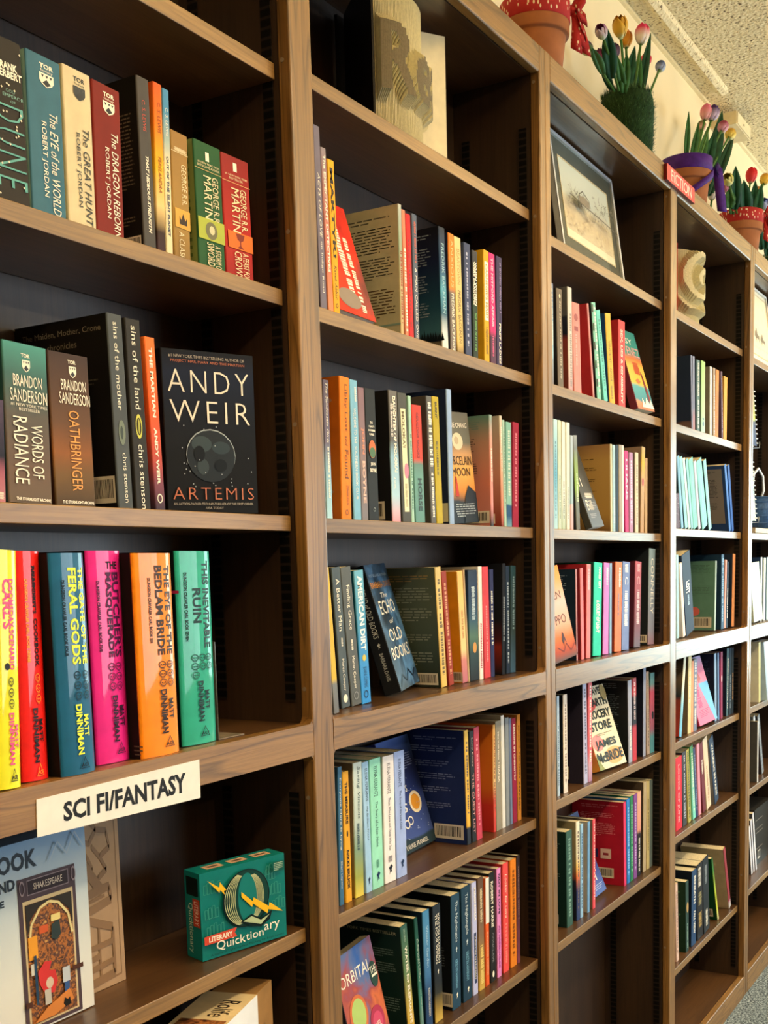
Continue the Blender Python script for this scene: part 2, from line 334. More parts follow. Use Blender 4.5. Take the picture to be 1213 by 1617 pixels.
def bookcase(unit,label):
    k0=2*unit; ox=k0*W
    t=thing('bookcase',label,'bookcase',(ox,0,FLOOR),group='double bookcases along the wall'); Zf=-FLOOR
    ks=[(0,0,HS),(W,-HS,HS),(2*W,-HS,0)]
    for i,(c,a,e) in enumerate(ks):
        b=MB(); b.box(c+a+(.0004 if i==0 else 0),c+e-(.0004 if i==2 else 0),0,.02,0,TOP+Zf,OAK('Z')); b.build('stile',t,bevel=.003)
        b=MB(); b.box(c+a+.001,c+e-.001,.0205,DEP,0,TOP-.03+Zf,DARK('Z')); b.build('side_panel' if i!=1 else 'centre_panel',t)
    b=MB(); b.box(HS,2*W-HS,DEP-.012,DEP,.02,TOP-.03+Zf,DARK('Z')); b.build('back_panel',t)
    b=MB(); b.box(.001,2*W-.001,.0205,DEP,TOP-.029+Zf,TOP+Zf,OAK('X')); b.build('top_board',t)
    for s in (0,1):
        x0=s*W+HS; x1=(s+1)*W-HS; bay=k0+s+1
        b=MB(); b.box(x0,x1,0,.02,TOP-.05+Zf,TOP+Zf,OAK('X')); b.build('top_rail',t,bevel=.004)
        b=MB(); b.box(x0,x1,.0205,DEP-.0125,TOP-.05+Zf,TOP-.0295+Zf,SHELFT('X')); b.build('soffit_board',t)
        b=MB(); b.box(x0,x1,0,.02,RB+Zf,RT+Zf,OAK('X'))
        q=.009
        for (cx,sx) in ((x0,1),(x1,-1)):
            for (cz,sz) in ((RT+Zf,1),(RB+Zf,-1)):
                pl=[(cx,cz)]+[(cx+sx*q*(1-math.sin(u)),cz+sz*q*(1-math.cos(u))) for u in [i*math.pi/10 for i in range(6)]]
                b.prism(pl,.001,.019,OAK('X'),axis='Y')
        b.build('middle_rail',t,bevel=.0025)
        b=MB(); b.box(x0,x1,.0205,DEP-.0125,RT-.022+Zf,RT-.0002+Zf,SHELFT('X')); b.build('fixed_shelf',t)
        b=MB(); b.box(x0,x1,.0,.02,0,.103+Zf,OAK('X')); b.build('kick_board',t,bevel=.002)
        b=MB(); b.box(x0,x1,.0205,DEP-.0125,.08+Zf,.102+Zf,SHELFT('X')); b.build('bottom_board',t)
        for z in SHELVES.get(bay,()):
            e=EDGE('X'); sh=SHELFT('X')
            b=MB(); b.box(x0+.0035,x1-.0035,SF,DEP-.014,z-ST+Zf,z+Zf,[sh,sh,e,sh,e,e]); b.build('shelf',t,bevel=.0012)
        for (xa,xb) in ((x0+.0006,x0+.0026),(x1-.0026,x1-.0006)):
            for (za,zb) in ((1.30,2.31),(.13,1.17)):
                for yy in (.036,.158):
                    b=MB(); b.box(xa,xb,yy-.008,yy+.008,za+Zf,zb+Zf,STD); b.build('shelf_standard',t)
        for z in (2.39,2.146,1.93,1.679,1.318,1.164,.829,.45):
            b=MB(); n=10
            b.prism([(.0125+.003*math.cos(2*math.pi*i/n),z+Zf+.003*math.sin(2*math.pi*i/n)) for i in range(n)],x1-.0011,x1+.0008,PLUG,axis='X'); b.build('screw_plug',t)
    return t
bookcase(0,'nearest double bookcase of oak, carrying the white category sign on its rail')
bookcase(1,'middle double bookcase of oak, with the red sign on its cornice')
bookcase(2,'farthest double bookcase of oak, cut by the right picture edge')
# ================================================================ BOOKS
def book_cover_and_pages(root,t,h,w,hc,sp,left,right,art,white=False):
    spm=any_mat(sp,rough=.5 if hc==1 else .62,coat=.5 if hc==1 else .0) if isinstance(sp,str) else any_mat(sp)
    lm=any_mat(left,rough=.58) if left is not None else spm
    rm=any_mat(right,rough=.55) if right is not None else (lm if left is not None else spm)
    th=min(.0024 if hc else .0008,t*.2); mb=MB(); bul=.0
    if hc:
        bul=min(.005,t*.12); n=14
        curve=lambda x:bul*((2*x/t-1)**2)
        poly=[(t*i/n,curve(t*i/n)) for i in range(n+1)]+[(t,bul+.0016),(0,bul+.0016)]
        y0=bul+.0016
    else:
        r_=min(.0016,t*.25); y0=r_+.0002
        poly=[(0,y0),(0,r_),(r_*.3,r_*.3),(r_,0),(t-r_,0),(t-.3*r_,.3*r_),(t,r_),(t,y0)]
        curve=lambda x:0.0
    mb.prism(poly,0,h,spm,smooth=bool(hc))
    mb.box(0,th,y0,w,0,h,lm); mb.box(t-th,t,y0,w,0,h,rm)
    eps=.00012
    FS=lambda p,q,l:(p*t,curve(p*t)-.0002-eps*l,h*(1-q))
    FL=lambda p,q,l:(-.0002-eps*l,w*(1-p),h*(1-q))
    FR=lambda p,q,l:(t+.0002+eps*l,w*p,h*(1-q))
    for key,F,asp in (('S',FS,t/h),('L',FL,w/h),('R',FR,w/h)):
        el=[e for e in art if e[0]==key]
        if el: draw(mb,F,el,asp)
    mb.build('cover',root)
    ins=.003 if hc else .0006
    pm=MB(); pm.box(th,t-th,y0+.001,w-(.004 if hc else .0012),ins,h-ins,PAGE_W if white else PAGE); pm.build('pages',root)
def row_book(group,x,y,z,t,h,lean,w,hc,label,sp,left,art):
    root=thing('book',label,'book',(x,y,z),(0,lean,0),group)
    book_cover_and_pages(root,t,h,w,hc,sp,left,None,art)
def turned_book(loc,yaw,lean,pitch,w,h,t,label,group,sp,front,art,white=False,left=None):
    root=thing('book',label,'book',loc,(R(lean),R(pitch),R(yaw)),group)
    book_cover_and_pages(root,t,h,w,0,sp,left,front,art,white)
BOOKS=[
 ('paperbacks on the top row of the left bay',[
  (0.3174,0.034,1.8563,0.0455,0.1604,-0.0078,0.11,0,'black speckled paperback with big turquoise spine title, top row of the left bay','#2b2620',None,[('S','h',0.3,0.86,0.14,0.185,'#f2ead8','FRANK','b'),('S','h',0.22,0.97,0.19,0.235,'#f2ead8','HERBERT','b'),('S','h',0.5,0.75,0.3,0.32,'#7fb0a6','GOD','t'),('S','h',0.4,0.98,0.33,0.35,'#7fb0a6','EMPEROR',''),('S','h',0.6,0.74,0.365,0.38,'#7fb0a6','OF',''),('S','v',0.1,0.93,0.4,0.9,'#58a39d','DUNE','tw'),('S','dots',0.02,0.98,0.02,0.98,'#d8d0b8','','')]),
  (0.3654,0.034,1.8571,0.046,0.1601,0.0164,0.108,0,'teal paperback with white lettering and a pale left edge, top row of the left bay','#3b6c80','#8fb5ac',[('S','h',0.38,0.78,0.045,0.075,'#f2ead8','TOR','b'),('S','h',0.4,0.76,0.08,0.1,'#f2ead8','fantasy',''),('S','shield',0.36,0.78,0.105,0.19,'#f2ead8','',''),('S','v',0.6,0.84,0.34,0.98,'#f2ead8','The EYE of the WORLD','i'),('S','v',0.32,0.5,0.41,0.88,'#f2ead8','ROBERT JORDAN','')]),
  (0.4149,0.034,1.8568,0.04,0.1628,0.0124,0.108,0,'cream paperback with dark lettering, top row of the left bay','#d8c8a2','#cdb98c',[('S','h',0.38,0.78,0.045,0.075,'#28323a','TOR','b'),('S','h',0.4,0.76,0.08,0.1,'#28323a','fantasy',''),('S','shield',0.36,0.78,0.105,0.19,'#28323a','',''),('S','v',0.62,0.86,0.36,0.98,'#28323a','The GREAT HUNT','i'),('S','v',0.34,0.52,0.4,0.87,'#28323a','ROBERT JORDAN','')]),
  (0.4557,0.034,1.8573,0.0418,0.161,0.0233,0.108,0,'dark red paperback with cream lettering beside the cream one, top row of the left bay','#7c1f16','#7c1f16',[('S','h',0.38,0.78,0.045,0.075,'#f2ead8','TOR','b'),('S','h',0.4,0.76,0.08,0.1,'#f2ead8','fantasy',''),('S','shield',0.36,0.78,0.105,0.19,'#f2ead8','',''),('S','v',0.62,0.86,0.3,1,'#f2ead8','The DRAGON REBORN','i'),('S','v',0.34,0.52,0.41,0.88,'#f2ead8','ROBERT JORDAN','')]),
  (0.5298,0.034,1.8563,0.0202,0.1899,-0.0003,0.135,0,'tall dark grey paperback showing its black back cover, top row of the left bay','#4d4a48','#15130f',[('S','v',0.35,0.6,0.13,0.31,'#c25040','C. S. LEWIS',''),('S','v',0.42,0.66,0.45,0.9,'#f2ead8','THAT HIDEOUS STRENGTH','bi'),('L','P',0.6,0.93,0.2,0.65,'#6c6250','',''),('L','P',0.6,0.93,0.8,0.86,'#6c6250','',''),('L','k',0.72,0.97,0.92,1,'#d9d2c4','','')]),
  (0.5517,0.034,1.8567,0.0147,0.192,0.0287,0.13,0,'thin orange to yellow paperback, top row of the left bay',[(0,'#3a1c2a'),(0.12,'#332018'),(0.28,'#e8c888'),(0.5,'#f2b822'),(0.75,'#ec7a18'),(1,'#e25a20')],None,[('S','v',0.4,0.75,0.11,0.29,'#7c2c18','C. S. LEWIS',''),('S','v',0.35,0.7,0.43,0.64,'#8c3a10','PERELANDRA','i')]),
  (0.5673,0.034,1.8566,0.0114,0.19,0.0295,0.13,0,'thin blue to cream paperback, top row of the left bay',[(0,'#e6d8b0'),(0.55,'#e8d9b0'),(0.68,'#a8bcb4'),(0.85,'#4a90b8'),(1,'#4588b4')],None,[('S','v',0.35,0.7,0.11,0.28,'#f2ead8','C. S. LEWIS',''),('S','v',0.3,0.65,0.4,0.88,'#48526a','OUT OF THE SILENT PLANET','b')]),
  (0.5808,0.034,1.8569,0.0295,0.147,0.0201,0.105,0,'short tan gold paperback with a crown panel, top row of the left bay',[(0,'#8a6a34'),(0.3,'#a5813e'),(1,'#9a743c')],None,[('S','r',0,1,0.155,0.16,'#e9d9b0','',''),('S','q',0.1,0.95,0.12,0.15,'#e9d9b0','',''),('S','v',0.55,0.85,0.24,0.56,'#e9d9b0','GEORGE R.R.',''),('S','r',0.1,1,0.6,0.75,'#d8a040','',''),('S','crown',0.35,0.8,0.63,0.72,'#2c1a10','',''),('S','v',0.3,0.6,0.78,1,'#e9d9b0','A CLASH','')]),
  (0.6255,0.034,1.8563,0.0508,0.1494,-0.0097,0.105,0,'short green paperback with a silver helmet panel, top row of the left bay','#20542c','#7d8a4c',[('S','r',0.42,0.55,0.07,0.14,'#f2ead8','',''),('S','h',0.12,0.92,0.155,0.172,'#e9d9b0','#1 NEW YORK TIMES',''),('S','h',0.1,0.92,0.18,0.197,'#e9d9b0','BESTSELLING AUTHOR',''),('S','r',0,1,0.215,0.22,'#c8b070','',''),('S','v',0.62,0.84,0.25,0.62,'#e9d9b0','GEORGE R.R.',''),('S','v',0.3,0.58,0.26,0.6,'#e9d9b0','MARTIN',''),('S','r',0.02,1,0.6,0.77,'#a6b03c','',''),('S','e',0.28,0.72,0.62,0.76,'#6b6a4c','',''),('S','e',0.42,0.62,0.65,0.72,'#c9c6a0','',''),('S','v',0.6,0.82,0.8,1,'#e9d9b0','A STORM OF',''),('S','v',0.3,0.56,0.79,1,'#e9d9b0','SWORDS',''),('L','bars',0.72,0.98,0.1,0.95,'#4c6430','','')]),
  (0.6784,0.034,1.8563,0.0555,0.1487,-0.0189,0.105,0,'short red paperback with a gold goblet panel, top row of the left bay',[(0,'#9a1a16'),(0.35,'#b32216'),(0.8,'#9a1c16'),(1,'#8c1c18')],None,[('S','r',0.42,0.55,0.05,0.12,'#f2ead8','',''),('S','h',0.12,0.92,0.15,0.167,'#e9d9b0','#1 NEW YORK TIMES',''),('S','h',0.25,0.75,0.175,0.192,'#e9d9b0','BESTSELLER',''),('S','r',0,1,0.215,0.22,'#e0a870','',''),('S','v',0.62,0.84,0.25,0.6,'#e9d9b0','GEORGE R.R.',''),('S','v',0.3,0.58,0.26,0.62,'#e9d9b0','MARTIN',''),('S','r',0.1,1,0.62,0.76,'#d86a18','',''),('S','goblet',0.36,0.72,0.63,0.75,'#7c2010','',''),('S','v',0.6,0.82,0.78,1,'#e9d9b0','A FEAST FOR',''),('S','v',0.3,0.56,0.78,1,'#e9d9b0','CROWS','')]),
 ]),
 ('novels on the second row of the left bay',[
  (0.2942,0.034,1.5579,0.0126,0.1026,0.0515,0.105,0,'pink and dark paperback at the picture edge, second row of the left bay',[(0,'#c07c84'),(0.3,'#a05a6c'),(0.45,'#1c1c2c'),(1,'#504058')],None,[('S','q',0.3,0.8,0.9,0.97,'#f2ead8','','')]),
  (0.3107,0.034,1.5586,0.0574,0.1621,0.023,0.105,0,'thick teal and grey mass-market paperback, second row of the left bay',[(0,'#6a5a4a'),(0.2,'#6c5648'),(0.55,'#5c5650'),(0.8,'#3f6662'),(1,'#4a948c')],'#274c4c',[('S','h',0.4,0.6,0.06,0.085,'#f2ead8','TOR','b'),('S','shield',0.42,0.6,0.1,0.175,'#f2ead8','',''),('S','h',0.2,0.86,0.195,0.27,'#f2ead8','BRANDON',''),('S','h',0.12,0.96,0.285,0.365,'#f2ead8','SANDERSON',''),('S','h',0.12,0.95,0.375,0.395,'#f2ead8','#1 NEW YORK TIMES',''),('S','h',0.3,0.78,0.402,0.42,'#f2ead8','BESTSELLER',''),('S','v',0.55,0.82,0.5,0.84,'#f2ead8','WORDS OF',''),('S','v',0.15,0.47,0.46,0.88,'#f2ead8','RADIANCE',''),('S','h',0.15,0.94,0.965,0.985,'#f2ead8','THE STORMLIGHT ARCHIVE','b')]),
  (0.3733,0.034,1.5573,0.0573,0.1616,-0.0016,0.105,0,'thick brown and orange mass-market paperback, second row of the left bay',[(0,'#4c3a24'),(0.2,'#70522c'),(0.35,'#8a5428'),(0.55,'#64442c'),(1,'#3c2a24')],'#3a1c10',[('S','h',0.48,0.68,0.04,0.065,'#f2ead8','TOR','b'),('S','shield',0.5,0.68,0.08,0.155,'#f2ead8','',''),('S','h',0.28,0.9,0.17,0.24,'#f2ead8','BRANDON',''),('S','h',0.22,0.98,0.255,0.33,'#f2ead8','SANDERSON',''),('S','v',0.42,0.68,0.37,0.9,'#e09a48','OATHBRINGER',''),('S','h',0.15,0.94,0.965,0.985,'#f2ead8','THE STORMLIGHT ARCHIVE','b')]),
  (0.4661,0.034,1.5573,0.0234,0.2154,-0.015,0.149,0,'grey trade paperback showing its black back cover, second row of the left bay','#4a5054','#12100e',[('S','v',0.36,0.66,0.04,0.49,'#f2ead8','sins of the mother',''),('S','e',0.3,0.75,0.54,0.67,'#6f7a68','',''),('S','e',0.4,0.6,0.57,0.64,'#3c463c','',''),('S','v',0.45,0.72,0.71,0.97,'#f2ead8','chris stenson',''),('L','h',0.08,0.93,0.05,0.085,'#7c7468','The Maiden, Mother, Crone',''),('L','h',0.35,0.67,0.115,0.15,'#7c7468','chronicles',''),('L','h',0.45,0.6,0.18,0.21,'#6c6458','week 1',''),('L','P',0.6,0.9,0.32,0.36,'#504a40','',''),('L','k',0.72,0.98,0.83,0.97,'#d9d2c4','','')]),
  (0.4944,0.034,1.5573,0.0242,0.2148,-0.0161,0.14,0,'black trade paperback with a yellow oval on its spine, second row of the left bay','#2a2826',None,[('S','v',0.36,0.7,0.035,0.47,'#f2ead8','sins of the land',''),('S','ring',0.28,0.72,0.495,0.625,'#c9c44c','',''),('S','e',0.43,0.58,0.52,0.6,'#a8a440','',''),('S','v',0.36,0.7,0.655,1,'#f2ead8','chris stenson','')]),
  (0.5267,0.034,1.5573,0.0173,0.1989,-0.0268,0.13,0,'orange to purple paperback with white capitals, second row of the left bay',[(0,'#3a2c3c'),(0.15,'#7a4050'),(0.3,'#b8483c'),(0.6,'#ea5a20'),(1,'#f0742c')],None,[('S','v',0.32,0.64,0.06,0.46,'#f2ead8','THE MARTIAN','b'),('S','v',0.32,0.62,0.52,0.85,'#f2ead8','ANDY WEIR','b'),('S','ring',0.2,0.72,0.905,0.96,'#f2ead8','','')]),
 ]),
 ('bright hardcovers on the rail shelf of the left bay',[
  (0.2427,0.004,1.2723,0.037,0.2382,0.0535,0.155,1,'glossy yellow hardcover, rail shelf of the left bay','#e6e21c','#15120f',[('S','v',0.42,0.72,0.12,0.33,'#e0508c',"CARL'S",'b'),('S','v',0.62,0.82,0.12,0.5,'#e0508c','DOOMSDAY SCENARIO','b'),('S','e',0.45,0.62,0.47,0.5,'#15120f','',''),('S','skull',0.56,0.76,0.53,0.566,'#15120f','',''),('S','skull',0.56,0.76,0.576,0.612,'#15120f','',''),('S','skull',0.56,0.76,0.622,0.658,'#15120f','',''),('S','v',0.55,0.74,0.68,0.9,'#e0508c','DINNIMAN','b'),('S','v',0.76,0.9,0.73,0.83,'#e0508c','MATT','b'),('S','ace',0.56,0.84,0.915,0.97,'#15120f','',''),('S','h',0.59,0.81,0.945,0.962,'#15120f','ACE','b')]),
  (0.2919,0.0172,1.2711,0.0361,0.2376,0.0221,0.155,1,'glossy red hardcover, rail shelf of the left bay','#e8180c','#15120f',[('S','v',0.6,0.74,0.06,0.24,'#15120f','THE DUNGEON','b'),('S','v',0.6,0.74,0.06,0.27,'#15120f',"ANARCHIST'S",'b'),('S','v',0.6,0.76,0.29,0.5,'#15120f','COOKBOOK','b'),('S','v',0.33,0.43,0.12,0.48,'#f0a028','DUNGEON CRAWLER CARL BOOK THREE','b'),('S','skull',0.56,0.76,0.53,0.566,'#f08a28','',''),('S','skull',0.56,0.76,0.576,0.612,'#f08a28','',''),('S','skull',0.56,0.76,0.622,0.658,'#f08a28','',''),('S','v',0.42,0.6,0.68,0.92,'#15120f','DINNIMAN','b'),('S','v',0.62,0.78,0.73,0.83,'#15120f','MATT','b'),('S','ace',0.46,0.74,0.925,0.98,'#f08a28','',''),('S','h',0.49,0.71,0.955,0.972,'#f08a28','ACE','b')]),
  (0.3346,0.004,1.2703,0.0481,0.2355,-0.0021,0.155,1,'glossy blue hardcover with lime lettering, rail shelf of the left bay','#125e86','#15120f',[('S','v',0.74,0.92,0.065,0.5,'#dcea3c','THE GATE OF THE','b'),('S','v',0.42,0.68,0.065,0.5,'#dcea3c','FERAL GODS','b'),('S','v',0.24,0.33,0.12,0.46,'#0c2430','DUNGEON CRAWLER CARL BOOK FOUR','b'),('S','skull',0.44,0.64,0.53,0.566,'#0c2430','',''),('S','skull',0.7,0.9,0.53,0.566,'#0c2430','',''),('S','skull',0.44,0.64,0.576,0.612,'#0c2430','',''),('S','skull',0.7,0.9,0.576,0.612,'#0c2430','',''),('S','skull',0.44,0.64,0.622,0.658,'#0c2430','',''),('S','skull',0.7,0.9,0.622,0.658,'#0c2430','',''),('S','v',0.42,0.6,0.68,0.91,'#dcea3c','DINNIMAN','b'),('S','v',0.64,0.8,0.73,0.83,'#dcea3c','MATT','b'),('S','ace',0.46,0.74,0.92,0.975,'#0c2430','',''),('S','h',0.49,0.71,0.95,0.967,'#0c2430','ACE','b'),('L','r',0,0.08,0.78,1,'#d81a78','','')]),
  (0.4049,0.0243,1.2704,0.0517,0.2387,0.0025,0.155,1,'glossy magenta hardcover, rail shelf of the left bay','#e4208c','#15120f',[('S','h',0.48,0.84,0.05,0.085,'#15120f','THE','b'),('S','v',0.64,0.88,0.1,0.5,'#46103a',"BUTCHER'S",'b'),('S','v',0.42,0.62,0.1,0.5,'#46103a','MASQUERADE','b'),('S','v',0.2,0.28,0.14,0.47,'#46103a','DUNGEON CRAWLER CARL BOOK FIVE','b'),('S','skull',0.4,0.6,0.525,0.561,'#46103a','',''),('S','skull',0.62,0.82,0.525,0.561,'#46103a','',''),('S','skull',0.4,0.6,0.571,0.607,'#46103a','',''),('S','skull',0.62,0.82,0.571,0.607,'#46103a','',''),('S','skull',0.4,0.6,0.617,0.653,'#46103a','',''),('S','skull',0.62,0.82,0.617,0.653,'#46103a','',''),('S','v',0.46,0.62,0.68,0.9,'#2a0a24','DINNIMAN','b'),('S','v',0.66,0.82,0.73,0.83,'#2a0a24','MATT','b'),('S','ace',0.52,0.8,0.905,0.96,'#46103a','',''),('S','h',0.55,0.77,0.935,0.952,'#46103a','ACE','b')]),
  (0.4578,0.007,1.2703,0.0641,0.2355,0.0007,0.155,1,'glossy orange hardcover, rail shelf of the left bay','#f58a06','#14100c',[('S','v',0.74,0.92,0.06,0.5,'#3a2410','THE EYE OF THE','b'),('S','v',0.48,0.68,0.06,0.5,'#3a2410','BEDLAM BRIDE','b'),('S','v',0.3,0.37,0.12,0.44,'#3a2410','DUNGEON CRAWLER CARL BOOK SIX','b'),('S','skull',0.48,0.68,0.53,0.566,'#3a2410','',''),('S','skull',0.7,0.9,0.53,0.566,'#3a2410','',''),('S','skull',0.48,0.68,0.574,0.61,'#3a2410','',''),('S','skull',0.7,0.9,0.574,0.61,'#3a2410','',''),('S','skull',0.48,0.68,0.618,0.654,'#3a2410','',''),('S','skull',0.7,0.9,0.618,0.654,'#3a2410','',''),('S','v',0.48,0.66,0.67,0.89,'#2a1808','DINNIMAN','b'),('S','v',0.7,0.84,0.72,0.82,'#2a1808','MATT','b'),('S','ace',0.54,0.82,0.905,0.96,'#3a2410','',''),('S','h',0.57,0.79,0.935,0.952,'#3a2410','ACE','b'),('L','P',0.9,1,0.93,0.99,'#5c5648','','')]),
  (0.5459,0.0227,1.2708,0.0635,0.2382,0.0073,0.155,1,'glossy sea green hardcover, rail shelf of the left bay','#24a58c','#0c1210',[('S','v',0.68,0.9,0.05,0.5,'#10302c','THIS INEVITABLE','b'),('S','v',0.38,0.62,0.19,0.37,'#10302c','RUIN','b'),('S','v',0.17,0.25,0.11,0.46,'#0e2824','DUNGEON CRAWLER CARL BOOK SEVEN','b'),('S','skull',0.28,0.48,0.53,0.566,'#14463c','',''),('S','skull',0.5,0.7,0.53,0.566,'#14463c','',''),('S','skull',0.7,0.9,0.53,0.566,'#14463c','',''),('S','skull',0.28,0.48,0.575,0.611,'#14463c','',''),('S','skull',0.5,0.7,0.575,0.611,'#14463c','',''),('S','skull',0.7,0.9,0.575,0.611,'#14463c','',''),('S','skull',0.28,0.48,0.62,0.656,'#14463c','',''),('S','v',0.42,0.58,0.67,0.88,'#0e2824','DINNIMAN','b'),('S','v',0.62,0.76,0.72,0.82,'#0e2824','MATT','b'),('S','ace',0.44,0.72,0.905,0.96,'#10302c','',''),('S','h',0.47,0.69,0.935,0.952,'#10302c','ACE','b'),('L','r',0.9,1,0.2,0.215,'#c83064','','')]),
 ]),
 ('novels on the top book row of the second bay',[
  (0.8877,0.034,1.8503,0.0161,0.2508,-0.0217,0.13,0,'grey purple paperback at the left end, top book row, second bay','#6f6878','#3c3844',[('S','v',0.35,0.7,0.25,0.6,'#f2ead8','ACTS OF LOVE','i'),('S','v',0.35,0.65,0.62,0.9,'#f2ead8','on Indigo Road','')]),
  (0.9076,0.034,1.8503,0.0132,0.2257,-0.035,0.13,0,'salmon and grey paperback, top book row, second bay',[(0,'#d88a60'),(0.35,'#d0705c'),(0.7,'#b07870'),(1,'#8a8088')],None,[('S','v',0.3,0.72,0.04,0.75,'#f2ead8','The EXPECTANT DETECTIVES','b')]),
  (0.9216,0.034,1.8503,0.0162,0.2143,-0.0243,0.13,0,'yellow paperback with black capitals, top book row, second bay','#e0a41c',None,[('S','v',0.25,0.72,0.05,0.63,'#15120f','MARTYR!','b'),('S','v',0.3,0.65,0.68,0.9,'#3a2c10','Kaveh Akbar','i'),('S','ring',0.3,0.65,0.925,0.955,'#15120f','','')]),
  (1.112,0.034,1.8503,0.01,0.2021,0.0029,0.149,0,'cream novel showing a text covered back cover, top book row, second bay',[(0,'#c4a878'),(0.4,'#b8ac80'),(0.7,'#94a890'),(1,'#b4bcb4')],'#b3ad90',[('S','q',0.25,0.75,0.35,0.9,'#a03c2c','',''),('L','P',0.12,0.94,0.07,0.12,'#5c5c50','',''),('L','P',0.1,0.95,0.15,0.35,'#4a483e','',''),('L','P',0.1,0.95,0.38,0.55,'#4a483e','',''),('L','P',0.1,0.95,0.62,0.85,'#5c4c34','',''),('L','r',0.4,1,0.9,0.915,'#7c9890','','')]),
  (1.1266,0.034,1.8503,0.0108,0.1964,-0.0164,0.13,0,'thin salmon spine, top book row, second bay','#d98466',None,[('S','q',0.25,0.75,0.3,0.95,'#f2ead8','','')]),
  (1.1385,0.034,1.8503,0.0155,0.1932,-0.0181,0.135,0,'bright red paperback, top book row, second bay','#c81c22',None,[('S','q',0.3,0.6,0.2,0.9,'#8c1418','','')]),
  (1.1563,0.034,1.8503,0.0158,0.1982,-0.0046,0.13,0,'slate blue paperback with a white title, top book row, second bay','#566074',None,[('S','v',0.3,0.72,0.42,0.98,'#f2ead8','A MAN CALLED OVE',''),('S','q',0.3,0.7,0.06,0.38,'#c86050','','')]),
  (1.2511,0.034,1.8503,0.0215,0.1993,-0.0349,0.14,0,'navy to aqua paperback with a night sky back cover, top book row, second bay',[(0,'#dcd8d0'),(0.14,'#c8d0d4'),(0.3,'#2c6078'),(0.5,'#4a98b4'),(0.65,'#2c5078'),(1,'#1c2434')],[(0,'#8a7c60'),(0.09,'#2c2c2c'),(0.14,'#3a6878'),(0.35,'#1c4458'),(0.7,'#141c3c'),(1,'#16141c')],[('S','v',0.3,0.72,0.13,0.7,'#9cc8d4','FREDRIK BACKMAN',''),('L','P',0.2,0.9,0.05,0.12,'#8c949c','',''),('L','P',0.15,0.9,0.16,0.33,'#8c949c','',''),('L','P',0.15,0.85,0.38,0.55,'#8c949c','',''),('L','P',0.2,0.85,0.6,0.75,'#8c949c','',''),('L','pines',0,1,0.82,0.93,'#10181c','','')]),
  (1.2809,0.034,1.8503,0.0206,0.1969,-0.0125,0.13,0,'orange and grey paperback, top book row, second bay',[(0,'#786c64'),(0.5,'#6c6460'),(0.55,'#e08830'),(1,'#d87c20')],'#28304c',[('S','v',0.35,0.75,0.05,0.45,'#f0c080','ANXIOUS',''),('S','v',0.3,0.72,0.5,0.98,'#f2ead8','FREDRIK BACKMAN','')]),
  (1.3051,0.034,1.8503,0.024,0.1961,-0.0264,0.13,0,'pale gold paperback beside the orange and grey one, top book row, second bay',[(0,'#7c6440'),(0.1,'#d4b468'),(1,'#dcc88c')],None,[('S','v',0.3,0.7,0.1,0.4,'#b08c48','BEARTOWN',''),('S','v',0.3,0.7,0.45,0.9,'#6c5428','FREDRIK BACKMAN','')]),
  (1.3364,0.034,1.8503,0.0239,0.1943,-0.0025,0.135,0,'slate navy paperback, top book row, second bay','#3c4668',None,[('S','q',0.3,0.55,0.08,0.9,'#a8b0cc','','')]),
  (1.3656,0.034,1.8505,0.0197,0.1879,0.01,0.135,0,'black paperback with green and white lettering, top book row, second bay',[(0,'#1c2c1c'),(0.5,'#203824'),(0.7,'#1c1c1c'),(1,'#38383c')],'#2c2c30',[('S','v',0.5,0.8,0.1,0.5,'#f2ead8','WHEN WOMEN','b'),('S','v',0.15,0.45,0.1,0.5,'#f2ead8','WERE DRAGONS','b'),('S','q',0.3,0.7,0.57,0.92,'#58944c','','')]),
  (1.4107,0.034,1.8505,0.0209,0.1988,0.0091,0.14,0,'yellow novel with a white spine panel, top book row, second bay','#d4a41c','#d4a41c',[('S','r',0.15,0.85,0.1,0.62,'#efe9da','',''),('S','v',0.3,0.7,0.12,0.6,'#a8841c',"CARNEGIE'S MAID",'b'),('S','q',0.25,0.75,0.68,0.92,'#8c6c14','','')]),
  (1.4362,0.034,1.8503,0.0243,0.1984,-0.0098,0.135,0,'hot pink paperback with a dark lower spine, top book row, second bay',[(0,'#54304c'),(0.25,'#4c2c48'),(0.32,'#d02474'),(1,'#d82878')],None,[('S','v',0.3,0.65,0.04,0.66,'#f0b0cc','THE MITFORD AFFAIR','b'),('S','q',0.3,0.6,0.74,0.92,'#d85088','','')]),
  (1.4619,0.034,1.8507,0.0231,0.1989,0.0186,0.135,0,'dark purple paperback at the right end, top book row, second bay','#3c3458',None,[('S','q',0.5,0.8,0.05,0.5,'#7c70a0','',''),('S','v',0.4,0.7,0.6,0.97,'#f2ead8','FIRST LADIES','b')]),
 ]),
 ('novels on the second book row of the second bay',[
  (0.8861,0.034,1.5563,0.0151,0.1977,-0.0017,0.13,0,'mauve to pale blue paperback at the left end, second book row, second bay',[(0,'#a8d4e4'),(0.35,'#8cb4c8'),(0.55,'#6c6478'),(1,'#584c5c')],None,[('S','v',0.4,0.75,0.02,0.45,'#f2ead8','The Sandcastle Girls','i'),('S','q',0.4,0.7,0.48,0.85,'#f2ead8','','')]),
